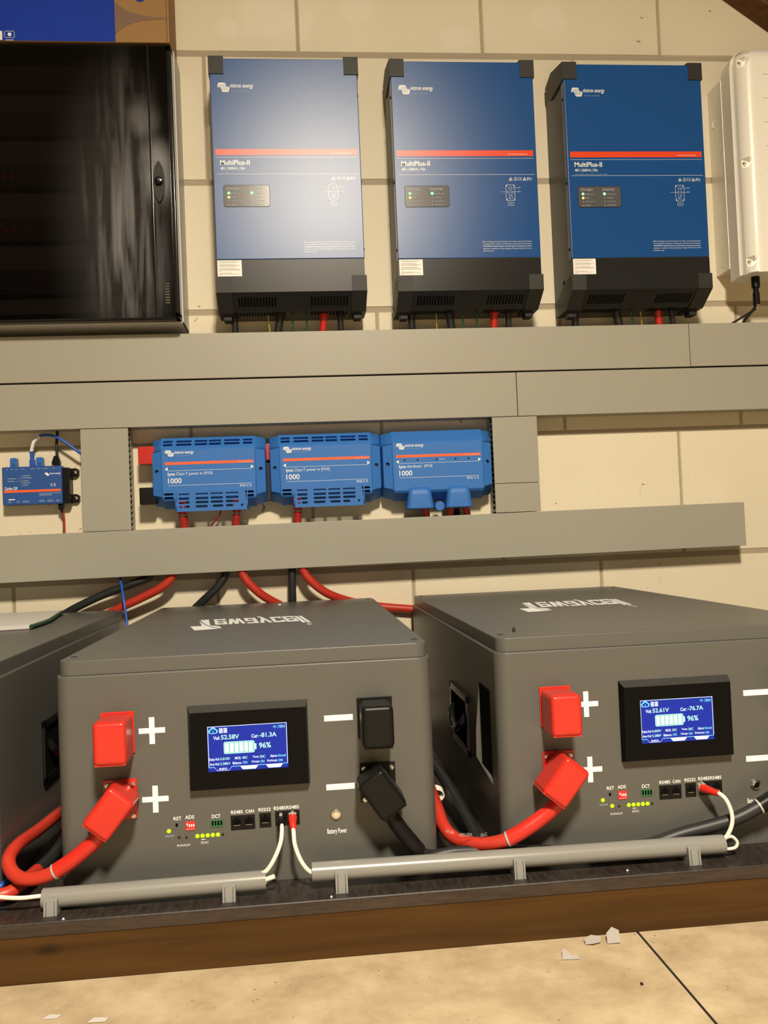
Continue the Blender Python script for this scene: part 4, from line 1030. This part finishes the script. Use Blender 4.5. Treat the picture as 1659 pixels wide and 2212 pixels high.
def battery_front(r, run_on):
    y = -.0003
    # terminal flanges and covers
    for nm, x0, x1, m, cx, ccx, ang, low in (('positive', .0560, .0975, 'red_plastic', .0768, .0724, math.radians(-39), True), ('negative', .3780, .4237, 'black_plastic', .4003, .4024, math.radians(34.3), True)):
        b = MB(); b.box(x0, x1, -.0025, 0, .1720, .2245, m, .001); fl = b.build(f'{nm}_flange', r)
        b = MB(); b.box(x0+.0006, x1+.0006, -.0025, 0, .0905, .1405, m, .001); fl2 = b.build(f'{nm}_flange', r)
        for (sx, sz) in ((x0+.006, .1335), (x1-.0045, .1335), (x1-.0045 if nm == 'positive' else x0+.006, .0945)):
            b = MB(); b.lathe((sx, -.0025, sz), (0, -1, 0), [(.0035, 0), (.0032, .0014), (.001, .002)], 'steel', 14); b.build('screw', fl2)
        for (sx, sz) in ((x1-.005, .2150),) if nm == 'positive' else (): 
            b = MB(); b.lathe((sx, -.0025, sz), (0, -1, 0), [(.0035, 0), (.0032, .0014), (.001, .002)], 'steel', 14); b.build('screw', fl)
        c = cover_mesh(m, .0400, .0530, .0525, .0065); o = c.build(f'{nm}_terminal_cover', r, 40); o.location = (cx, -.0025, .1958)
        c = cover_mesh(m, .0380, .0555, .0505, .0060); o = c.build(f'{nm}_terminal_cover', r, 40); o.location = (ccx, -.0045, .1120)
        o.rotation_euler = (0, -ang, 0)
    for cx, cz in ((.1187, .1984), (.1201, .1125)):
        b = MB(); b.rect(cx-.0163, cx+.0163, cz-.0034, cz+.0034, y, 'print_white'); b.rect(cx-.0034, cx+.0034, cz-.0168, cz+.0168, y-.00005, 'print_white'); b.build('plus_sign', r)
    for x0, x1, cz in ((.3355, .3724, .2003), (.3349, .3712, .1125)):
        b = MB(); b.rect(x0, x1, cz-.0038, cz+.0038, y, 'print_white'); b.build('minus_sign', r)
    for (t_, x0, x1, z0, z1, c, B_) in (('RST', .1415, .1512, .0842, .0886, 0, .012), ('ADS', .1560, .1672, .0848, .0893, 0, .012), ('DCT', .1892, .2000, .0836, .0881, 0, .012),
            ('RS485', .2133, .2280, .0872, .0914, 0, .012), ('CAN', .2315, .2420, .0872, .0914, 0, .012), ('RS232', .2480, .2632, .0880, .0922, 0, .012),
            ('RS485', .2670, .2825, .0885, .0928, 0, .012), ('RS485', .2832, .2990, .0885, .0928, 0, .012), ('ON/OFF', .1302, .1418, .0640, .0664, 1, 0),
            ('RUN', .1450, .1525, .0512, .0538, 0, 0), ('ALM', .1530, .1605, .0512, .0538, 0, 0), ('SOC', .1745, .1840, .0525, .0555, 0, 0), ('Battery Power', .3340, .3590, .0515, .0600, 0, .01)):
        b = MB(); b.text(t_, x0, x1, z0, z1, y, 'print_pale' if c else 'print_white', B_)
        if t_ == 'SOC': b.rect(.1750, .1800, .0576, .0584, y, 'print_white')
        b.build('caption', r)
    b = MB(); b.box(.1438, .1468, -.0004, .0, .0762, .0802, 'hole'); b.build('reset_button', r)
    b = MB(); b.box(.1560, .1682, -.0010, 0, .0706, .0820, 'dip_red', .0004)
    for i in range(4): b.box(.1578+.0026*i, .1592+.0026*i, -.0016, -.0009, .0752 if i else .0772, .0782 if i else .0795, 'print_white')
    for i in range(4): b.rect(.1576+.0026*i, .1588+.0026*i, .0718, .0724, -.0011, 'print_white')
    b.build('dip_switch', r)
    b = MB(); b.box(.1872, .2032, -.0012, 0, .0725, .0812, 'term_green', .0004)
    for i in range(4): b.box(.1888+.0036*i, .1912+.0036*i, -.0014, -.0010, .0745, .0805, 'hole')
    b.build('terminal_block', r)
    def port(x0, x1, z0, z1, jacks):
        b = MB(); b.box(x0, x1, -.0008, 0, z0, z1, 'black_plastic', .0003)
        n = jacks; wd = (x1-x0)/n
        for i in range(n):
            a = x0+wd*i+wd*.14; c = x0+wd*(i+1)-wd*.14; z = z0+(z1-z0)*.28
            b.flat([(a, z), (c, z), (c, z0+(z1-z0)*.72), ((a+c)/2+wd*.14, z0+(z1-z0)*.72), ((a+c)/2+wd*.14, z0+(z1-z0)*.86), ((a+c)/2-wd*.14, z0+(z1-z0)*.86), ((a+c)/2-wd*.14, z0+(z1-z0)*.72), (a, z0+(z1-z0)*.72)], -.0010, 'hole')
            b.rect(a+wd*.08, c-wd*.08, z+.0006, z+.0011, -.0012, 'steel')
        b.build('data_port', r)
    port(.2125, .2430, .0668, .0850, 2); port(.2486, .2634, .0676, .0858, 1); port(.2686, .2995, .0684, .0868, 2)
    leds = [(.1353, .0712, 'led_lime'), (.1477, .0628, 'led_lime' if run_on else 'led_dark'), (.1568, .0622, 'led_dark_red')] + [(.1703+.0064*i, .0625, 'led_lime') for i in range(5)] + [(.2022, .0625, 'led_dark')]
    for x, z, m in leds:
        rr = .0026 if m == 'led_lime' else .0018
        b = MB(); b.lathe((x, 0, z), (0, -1, 0), [(rr, 0), (rr*.85, .0008), (rr*.4, .0014)], m, 12); b.build('indicator_light', r)
    b = MB(); b.lathe((.346, 0, .0781), (0, -1, 0), [(.0072, 0), (.0072, .0015), (.0062, .0028), (.0052, .0030)], 'steel', 24); pb = b.build('power_button', r)
    b = MB(); b.lathe((.346, -.0026, .0781), (0, -1, 0), [(.0046, 0), (.0046, .0014), (.0035, .0020)], 'chrome', 24); b.build('button_cap', pb)
    # side handles
    for s in (0, 1):
        X = -.0 if s == 0 else BW; o = -1 if s == 0 else 1
        def bx(b, a, c, y0, y1, z0, z1, m, bev=0):
            q = sorted((X+o*a, X+o*c)); b.box(q[0], q[1], y0, y1, z0, z1, m, bev)
        b = MB()
        y0, y1, z0, z1 = .205, .362, .0860, .1790; t = .011
        bx(b, 0, .004, y0, y1, z0, z0+t, 'black_gloss', .001); bx(b, 0, .004, y0, y1, z1-t, z1, 'black_gloss', .001)
        bx(b, 0, .004, y0, y0+t, z0, z1, 'black_gloss', .001); bx(b, 0, .004, y1-t, y1, z0, z1, 'black_gloss', .001)
        bx(b, 0, .0008, y0+.005, y1-.005, z0+.005, z1-.005, 'hole')
        h = b.build('side_handle', r)
        b = MB(); b.tube([(X+o*.0005, y0+.03, z0+.060), (X+o*.008, y0+.035, z0+.045), (X+o*.010, (y0+y1)/2, z0+.030), (X+o*.008, y1-.035, z0+.045), (X+o*.0005, y1-.03, z0+.060)], .006, 'black_gloss', 10); b.build('grip', h)
        if s == 0:   # access slot with turned sheet-metal lip, left face only
            b = MB(); y0, y1, z0, z1 = .048, .118, .0975, .2150
            bx(b, 0, .0006, y0, y1, z0, z1, 'hole'); sl = b.build('access_slot', r)
            b = MB(); b.raw([(0, y1, z1), (0, y1, z0-.003), (-.0085, y1, z0+.012), (-.0075, y1, z0+.05), (-.0008, y1+.004, z1), (-.0008, y1+.004, z0-.003)], [[0, 1, 2, 3], [0, 3, 4], [3, 2, 5, 4], [1, 5, 2]], 'battery_grey')
            b.raw([(0, y1, z0), (-.0085, y1, z0+.012), (-.0005, y0, z0-.010), (0, y0, z0)], [[0, 1, 2, 3]], 'battery_grey'); b.build('slot_lip', sl)
BAT = []
for (x, lab, vol, cur, avg, dv, t1, t2, run) in (
        (-.3122, 'grey floor battery in the middle whose screen reads 52.58V and -81.3A', '52.58V', '-81.3A', '3.286V', '0.010V', '40C', '30C', False),
        (.2500, 'grey floor battery on the right whose screen reads 52.61V and -76.7A', '52.61V', '-76.7A', '3.288V', '0.009V', '39C', '30C', True),
        (-.3860-BW, 'grey floor battery cut off by the left edge of the photo, papers on its lid', '52.58V', '-81.3A', '3.286V', '0.010V', '40C', '30C', True)):
    if not BAT: r, dsp, d0 = make_battery(); r0 = r; lid = [c for c in r.children if c.name.startswith('lid')][0]; base_children = list(r.children)
    else:
        r = r0.copy(); COL.objects.link(r)
        for ch in base_children:
            c = ch.copy(); COL.objects.link(c); c.parent = r
            if ch.name.startswith('display'): dsp = c
            if ch.name.startswith('lid'): lid = c
            for g in ch.children:
                if g.name.startswith(('screen_graphics', 'lid_lettering')): continue
                d = g.copy(); COL.objects.link(d); d.parent = c
    r.location = (x, -.908, .0699); r['label'] = lab
    BAT.append(r)
    if x > -.5: lid_marks(lid, 1 if x > 0 else 0)
    if x > -.5: screen_graphics(dsp, d0, vol, cur, avg, dv, t1, t2)
    battery_front(r, run)

# small things on the lids
p = at(1110, 1364, z=.3605); b = MB(); b.lathe((p.x, p.y, .3606), (0, 0, 1), [(.0022, 0), (.0026, .0015), (.0012, .0055), (.0006, .0065)], 'black_matte', 12)
tag(b.build('loose_screw'), 'tiny black screw standing on the lid of the right battery', 'screw')
p = at(604, 1307, z=.3605); b = MB(); b.box(p.x-.003, p.x+.003, p.y-.008, p.y+.008, .3606, .3622, 'label_white', .0005)
tag(b.build('paper_scrap'), 'tiny white scrap on the rear of the middle battery lid', 'scrap')

# ------------------------------------------------------------------ papers on the left battery
def make_papers():
    r = empty('document_folder', (0, 0, .3614), 'pale document folder with green edge lying on the left battery lid', 'folder')
    P = [at(-60, 1345, z=.3605), at(-60, 1362, z=.3605), at(62, 1354, z=.3605), at(120, 1328, z=.3605), at(105, 1327, z=.3605)]
    pl = [(-.72, -.455), (-.4800, -.4180), (-.4810, -.30), (-.5110, -.080), (-.72, -.080)]
    b = MB(); b.prism(pl, 'z', .0005, .006, 'paper'); b.build('papers', r)
    b = MB(); b.prism(pl, 'z', .0062, .0072, 'paper_cover'); b.build('cover', r)
    b = MB(); b.prism([(p_[0], p_[1]-.003) for p_ in pl], 'z', -.0004, .0006, 'paper_edge'); b.build('back_cover', r)
    b = MB(); b.tube([(-.4780, -.420, .0042), (-.4780, -.31, .0042), (-.4930, -.20, .0042), (-.5090, -.085, .0042)], .0036, 'green_trim', 10); b.build('binding_strip', r)
make_papers()

# ------------------------------------------------------------------ conduits, clips and data cables
def conduit(x0, x1, za, zb, y, rad, label):
    b = MB(); n = 28; k = 12; vs = []; L = 2
    prof = [(rad, 0), (rad, 1), (rad*.86, 1), (rad*.86, 0)]
    def ringp(t, rr, cut=0):
        return [(x0+(x1-x0)*t, y+rr*math.cos(2*PI*j/n), za+(zb-za)*t+rr*math.sin(2*PI*j/n)) for j in range(n)]
    vs = ringp(0, rad)+ringp(1, rad)+ringp(1, rad*.86)+ringp(0, rad*.86); fs = []
    for i in range(4):
        i2 = (i+1) % 4
        for j in range(n): fs.append([i*n+j, i*n+(j+1) % n, i2*n+(j+1) % n, i2*n+j])
    b.raw(vs, fs, 'pvc_grey'); o = b.build('conduit_pipe', sharp=40)
    return tag(o, label, 'conduit', 'grey conduit pipes along the platform')
CR = .0118; CY = -.948
pa, pb_ = at(93, 1941, y=CY), at(575, 1901, y=CY)
conduit(pa.x, pb_.x, pa.z, pb_.z, CY, CR, 'shorter grey conduit pipe in front of the middle battery, left piece')
pc, pd = at(674, 1884, y=CY), at(1562, 1823, y=CY)
conduit(pc.x, pd.x, pc.z, pd.z, CY, CR, 'longer grey conduit pipe running to the right battery')
def zpipe(x):
    if x < pb_.x+.01: t = (x-pa.x)/(pb_.x-pa.x); return pa.z+(pb_.z-pa.z)*t
    t = (x-pc.x)/(pd.x-pc.x); return pc.z+(pd.z-pc.z)*t
def clip(px, py, label, wd=.0155):
    p = at(px, py, y=-.963); x = p.x; z = zpipe(x)
    r = empty('conduit_clip', (x, CY, .0699), label, 'clip', 'grey conduit clips on the platform board')
    zz = z-.0699; b = MB(); h = wd/2
    out = [(-.0195, -.0002), (-.0170, zz+.003), (-.0125, zz+.0045), (-.0125, zz-.004)]
    for k in range(9):
        a = PI+PI*k/8; out.append(((CR+.0005)*math.cos(a), zz+(CR+.0005)*math.sin(a)))
    out += [(.0125, zz+.0045), (.0165, zz+.003), (.0195, -.0002)]
    b.prism(out, 'x', -h, h, 'clip_grey'); b.build('clip_body', r, 40)
    b = MB()
    for s in (-1, 1):
        X = s*h*.62
        b.raw([(X-.0005, -.0200, .0), (X+.0005, -.0200, .0), (X+.0003, -.0175, zz+.002), (X-.0003, -.0175, zz+.002)], [[0, 1, 2, 3]], 'clip_edge')
    b.build('mould_lines', r)
clip(110, 1965, 'grey clip at the left end of the shorter conduit, ragged edge')
clip(495, 1930, 'grey clip near the right end of the shorter conduit')
clip(738, 1908, 'grey clip near the left end of the longer conduit', .0150)
clip(1122, 1880, 'grey clip at the middle of the longer conduit', .0140)
clip(1499, 1850, 'grey clip near the right end of the longer conduit', .0155)

def data_cable(P, label, plug=None, rad=.0027, name='data_cable'):
    r = empty(name, (0, 0, 0), label, 'cable', 'white data cables')
    b = MB(); b.tube(P, rad, 'white_cable', 12); b.build('cable_core', r, 60)
    if plug:
        m, pts, pr = plug
        b = MB(); b.tube(pts, pr, m, 10, 4); b.build('plug_boot', r, 50)
        q = Vector(pts[0]); d = (Vector(pts[1])-q).normalized()
        b = MB(); b.box(q.x-.0050, q.x+.0050, q.y+.001, q.y+.008, q.z-.0050, q.z+.0050, 'plastic_scrap' if m != 'black_plastic' else 'black_plastic', .0008)
        b.box(q.x-.0018, q.x+.0018, q.y-.003, q.y+.006, q.z+.0050, q.z+.0068, 'plastic_scrap'); b.build('connector', r)
a0 = at(607, 1772, y=-.918)
data_cable([at(607, 1776, y=-.922), at(609, 1792, y=-.934), at(606, 1820, y=-.943), at(595, 1850, y=-.948), at(580, 1876, y=-.950), at(566, 1887, y=-.950), at(545, 1893, y=-.950)],
           'white data cable from the black boot of the middle battery into the conduit', ('black_plastic', [at(607, 1770, y=-.914), at(607, 1780, y=-.924), at(608, 1795, y=-.932)], lambda t: .0056-.0018*t))
data_cable([at(632, 1774, y=-.922), at(634, 1795, y=-.934), at(637, 1825, y=-.942), at(648, 1855, y=-.946), at(661, 1875, y=-.948), at(676, 1886, y=-.949), at(700, 1888, y=-.949)],
           'white data cable from the red boot of the middle battery into the longer conduit', ('red_plastic', [at(632, 1766, y=-.914), at(632, 1776, y=-.924), at(634, 1792, y=-.932)], lambda t: .0060-.0022*t))
data_cable([at(1530, 1706, y=-.920), at(1550, 1712, y=-.935), at(1568, 1727, y=-.943), at(1580, 1755, y=-.947), at(1581, 1780, y=-.949), at(1572, 1803, y=-.950), at(1560, 1815, y=-.950), at(1545, 1820, y=-.950)],
           'white data cable from the red boot of the right battery into the conduit end', ('red_plastic', [at(1518, 1702, y=-.914), at(1532, 1707, y=-.924), at(1553, 1714, y=-.936)], lambda t: .0062-.0024*t))
data_cable([at(1545, 1826, y=-.950), at(1565, 1812, y=-.950), at(1580, 1807, y=-.950), at(1592, 1818, y=-.950), at(1589, 1830, y=-.950), at(1572, 1834, y=-.950), at(1550, 1832, y=-.950)],
           'white cable loop poking out of the right end of the longer conduit', rad=.0021, name='cable_loop')
data_cable([at(550, 1908, y=-.950), at(566, 1904, y=-.952), at(580, 1898, y=-.953), at(594, 1893, y=-.953)], 'short white cable stub at the right end of the shorter conduit', rad=.0030, name='cable_stub')
data_cable([at(-60, 1930, y=-.952), at(0, 1938, y=-.952), at(45, 1940, y=-.952), at(85, 1936, y=-.950), at(115, 1935, y=-.949)], 'white data cable leaving the left end of the shorter conduit', rad=.0026)

# ------------------------------------------------------------------ heavy battery cables at the fronts
def Z(p, z): q = Vector(p); q.z = z; return q
FB = [at(226, 1788, y=-.938), at(203, 1818, y=-.938), at(160, 1855, y=-.938), at(120, 1882, y=-.938), at(85, 1896, y=-.936), at(48, 1898, y=-.930), at(24, 1880, y=-.918), at(20, 1852, y=-.900), at(40, 1824, y=-.868), at(80, 1795, y=-.800), at(130, 1755, y=-.70), at(165, 1725, y=-.58)]
lead('battery_cable', FB, .0083, 'red_cable', 'thick red cable looping from the middle battery into the left gap', group='thick cables at the battery fronts', sleeve=(0, 3, .0096, 'red_plastic'), n=20)
b2 = [at(1215, 1725, y=-.938), at(1178, 1760, y=-.938), at(1130, 1794, y=-.938), at(1098, 1812, y=-.936), at(1060, 1822, y=-.928), at(1020, 1822, y=-.915), at(985, 1812, y=-.895), Vector((.178, -.870, .110)), Vector((.177, -.82, .1202)), Vector((.181, -.72, .1213))]
R2 = lead('battery_cable', b2, .0086, 'red_cable', 'thick red cable curving from the right battery into the gap between batteries', group='thick cables at the battery fronts', sleeve=(0, 3, .0098, 'red_plastic'), n=20)
b = MB()
for (t0, s, px, py, ang) in (('70\u00b0C', 1, 1045, 1803, .12), ('450/750V', 1, 1006, 1803, -.03), ('70 MM', 1, 972, 1796, -.35)):
    q = at(px, py, y=-.928); c_, s_ = math.cos(ang), math.sin(ang); wd = .0035*len(t0)*.62; hh = .0042
    b.text(t0, 0, 0, 0, 0, 0, 'plastic_scrap', 0, fn=lambda a, v: (q.x+(a-.5)*wd*c_-(.5-v)*hh*s_, q.y-.0002, q.z+(a-.5)*wd*s_+(.5-v)*hh*c_))
b.build('cable_print', R2)
bk = [at(840, 1752, y=-.935), at(862, 1786, y=-.935), at(888, 1818, y=-.935), at(905, 1838, y=-.932), at(935, 1848, y=-.924), at(985, 1840, y=-.922), at(1050, 1838, y=-.921), at(1110, 1836, y=-.921), at(1190, 1838, y=-.921)]
bk = [Z(p, max(p.z, .0795)) for p in bk]
lead('battery_cable', bk, .0072, 'black_cable', 'thick black cable leaving the lower black cover of the middle battery', group='thick cables at the battery fronts', sleeve=(0, 3, .0098, 'black_plastic'), n=20)
bk2 = [at(1740, 1690, y=-.938), at(1690, 1712, y=-.938), at(1640, 1742, y=-.936), at(1590, 1768, y=-.934), at(1530, 1786, y=-.931), at(1470, 1802, y=-.928), at(1400, 1826, y=-.925), at(1330, 1852, y=-.922), at(1270, 1870, y=-.92)]
bk2 = [Z(p, max(p.z, .0800)) for p in bk2]
lead('battery_cable', bk2, .0086, 'black_cable', 'thick black cable crossing the lower front of the right battery', group='thick cables at the battery fronts', sleeve=(0, 2, .0103, 'black_plastic'), n=20)

# in the gap between the middle and right battery
gx = .207
lead('battery_cable', [(.200, -.42, .125), (.205, -.52, .120), (.214, -.64, .112), (.220, -.75, .100), (.226, -.84, .085), (.2280, -.872, .080)], .0085, 'black_cable', 'matt black cable sloping down the gap between the batteries', group='cables in the battery gaps')
lead('battery_cable', [(.180, -.60, .082), (.190, -.76, .082), (.208, -.845, .0815), (.232, -.880, .0800), (.236, -.84, .082)], .0070, 'black_cable', 'black cable lying on the board between the batteries', group='cables in the battery gaps')
b = MB(); n = 24
c0 = at(940, 1714, y=-.70); vs = []
for k in range(n):
    a = 2*PI*k/n
    for (dr, dx) in ((0, -.0032), (0, .0032)):
        vs.append((c0.x+.010*math.cos(a)*1.3, c0.y+.03*math.cos(a)*.2+dx, c0.z+.0095*math.sin(a)+.0))
pts = [(c0.x+.0135*math.cos(2*PI*k/n), c0.y, c0.z+.0095*math.sin(2*PI*k/n)) for k in range(n+1)]
vs = []; fs = []
for k in range(n+1):
    p_ = pts[k]; vs += [(p_[0], p_[1]-.006, p_[2]-.002), (p_[0], p_[1]+.006, p_[2]+.002)]
for k in range(n): fs.append([2*k, 2*k+2, 2*k+3, 2*k+1])
vs2 = [((v[0]-c0.x)*.90+c0.x, v[1], (v[2]-c0.z)*.90+c0.z) for v in vs]
o_ = len(vs); fs += [[i+o_ for i in f][::-1] for f in fs[:]]
fs += [[2*k, 2*k+2, o_+2*k+2, o_+2*k] for k in range(n)]+[[2*k+1, 2*k+3, o_+2*k+3, o_+2*k+1] for k in range(n)]
b.raw(vs+vs2, fs, 'white_cable'); tag(b.build('cable_tie'), 'white cable tie loop in the gap right of the middle battery', 'cable tie')

# lower left corner bits
lead('battery_cable', [at(-70, 1930, y=-.93), at(-20, 1935, y=-.93), at(20, 1928, y=-.925), at(50, 1905, y=-.905), at(80, 1880, y=-.86)], .0082, 'red_cable', 'red cable at the bottom left corner behind the white data cable', group='cables in the battery gaps')
lead('network_cable', [at(-40, 1945, y=-.90), at(0, 1915, y=-.90), at(15, 1900, y=-.88), at(40, 1870, y=-.82)], .0030, 'blue_cable', 'blue cable behind the red loop at the lower left edge', group='cables in the battery gaps')
lead('battery_cable', [(-.370, -.52, .10), (-.355, -.65, .090), (-.350, -.78, .084), (-.362, -.86, .0795)], .0085, 'black_cable', 'black cable lying in the gap left of the middle battery', group='cables in the battery gaps')

# ------------------------------------------------------------------ cables hanging from the lowest trunking
G = 'heavy cables hanging behind the batteries'
def hang(pts, rad, m, label):
    P = [at(a, c, y=d) for a, c, d in pts]
    P = [P[0]+Vector((0, 0, .03))]+P
    lead('hanging_cable', P, rad, m, label, group=G, n=16)
hang([(322, 1246, -.045), (285, 1262, -.045), (225, 1284, -.040), (160, 1315, -.035), (110, 1345, -.022)], .0088, 'black_cable', 'black cable sweeping down left from the lowest trunking')
hang([(372, 1244, -.050), (350, 1268, -.050), (305, 1292, -.045), (262, 1312, -.040), (200, 1345, -.022)], .0095, 'red_cable', 'red cable sweeping down left beside the black one')
hang([(487, 1240, -.040), (470, 1268, -.040), (445, 1292, -.035), (410, 1325, -.018)], .0090, 'black_cable', 'black cable curving down behind the left of the middle battery')
hang([(524, 1238, -.055), (540, 1262, -.055), (570, 1288, -.048), (615, 1312, -.020)], .0095, 'red_cable', 'red cable curving right behind the centre of the middle battery')
hang([(631, 1232, -.045), (631, 1262, -.045), (632, 1300, -.040), (632, 1330, -.018)], .0088, 'black_cable', 'black cable hanging straight down behind the middle battery')
hang([(655, 1231, -.055), (675, 1258, -.055), (712, 1284, -.045), (765, 1301, -.018), (820, 1310, -.016), (880, 1315, -.016), (930, 1318, -.016)], .0095, 'red_cable', 'long red cable running right behind both front batteries')
lead('network_cable', [at(259, 1228, y=-.045), at(260, 1250, y=-.050), at(263, 1268, y=-.062), at(268, 1300, y=-.08), at(274, 1345, y=-.09), at(277, 1375, y=-.10)], .0030, 'blue_cable', 'thin blue cable hanging down into the gap left of the middle battery', group=G)

# ------------------------------------------------------------------ floor litter
def scrap(px, py, pts, label, m='plastic_scrap', h=.003):
    c = at(px, py, z=0)
    b = MB(); n = len(pts)
    vs = [(c.x+p_[0]*.85, c.y+p_[1]*.85, p_[2]*.8 if len(p_) > 2 else .0006) for p_ in pts]; vt = [(v[0], v[1], v[2]+.0008) for v in vs]
    b.raw(vs+vt, [list(range(n))[::-1], list(range(n, 2*n))]+[[i, (i+1) % n, n+(i+1) % n, n+i] for i in range(n)], m)
    return tag(b.build('plastic_scrap', sharp=20), label, 'litter', 'scraps on the concrete floor')
scrap(1322, 2032, [(-.010, -.010, .001), (.008, -.012, .002), (.012, .004, .012), (.004, .012, .014), (-.006, .006, .008)], 'curled clear plastic scrap against the beam, near the floor joint')
scrap(1283, 2036, [(-.014, -.006, .001), (-.004, -.010, .003), (.008, -.005, .002), (.012, .004, .006), (-.002, .008, .007), (-.013, .004, .004)], 'folded clear plastic scrap left of the curled one, beside the beam')
scrap(1231, 2071, [(-.012, -.003, .001), (.013, -.006, .001), (.010, .004, .002), (.002, .001, .005), (-.006, .012, .010)], 'small pale plastic scrap lying nearer the camera than the others')
scrap(1411, 2036, [(-.002, -.002), (.002, -.002), (.001, .003)], 'tiny white crumb just right of the floor joint')
scrap(1386, 2127, [(-.002, -.003), (.002, -.002), (.0015, .003), (-.001, .003)], 'tiny dark crumb left of the floor joint', 'black_matte')
scrap(112, 2198, [(-.010, -.004), (.008, -.005), (.011, .002), (-.004, .005)], 'flat white paint spot at the bottom left of the floor', 'paper')
scrap(212, 2205, [(-.012, -.004), (.010, -.005), (.012, .003), (-.006, .006)], 'flat white paint spot right of the other at the bottom left', 'paper')
for px, py, lab in ((137, 1986, 'tiny crumb beside the leftmost conduit clip'), (716, 1938, 'tiny crumb just left of the third conduit clip'), (1355, 1881, 'tiny pale crumb between the two right conduit clips')):
    c = at(px, py, z=.0699); b = MB(); b.raw([(c.x-.0016, c.y-.001, .0701), (c.x+.0016, c.y-.0012, .0701), (c.x+.001, c.y+.0015, .0702), (c.x, c.y, .0722)], [[0, 1, 3], [1, 2, 3], [2, 0, 3], [0, 2, 1]], 'label_white')
    tag(b.build('crumb'), lab, 'litter', 'crumbs on the platform board')
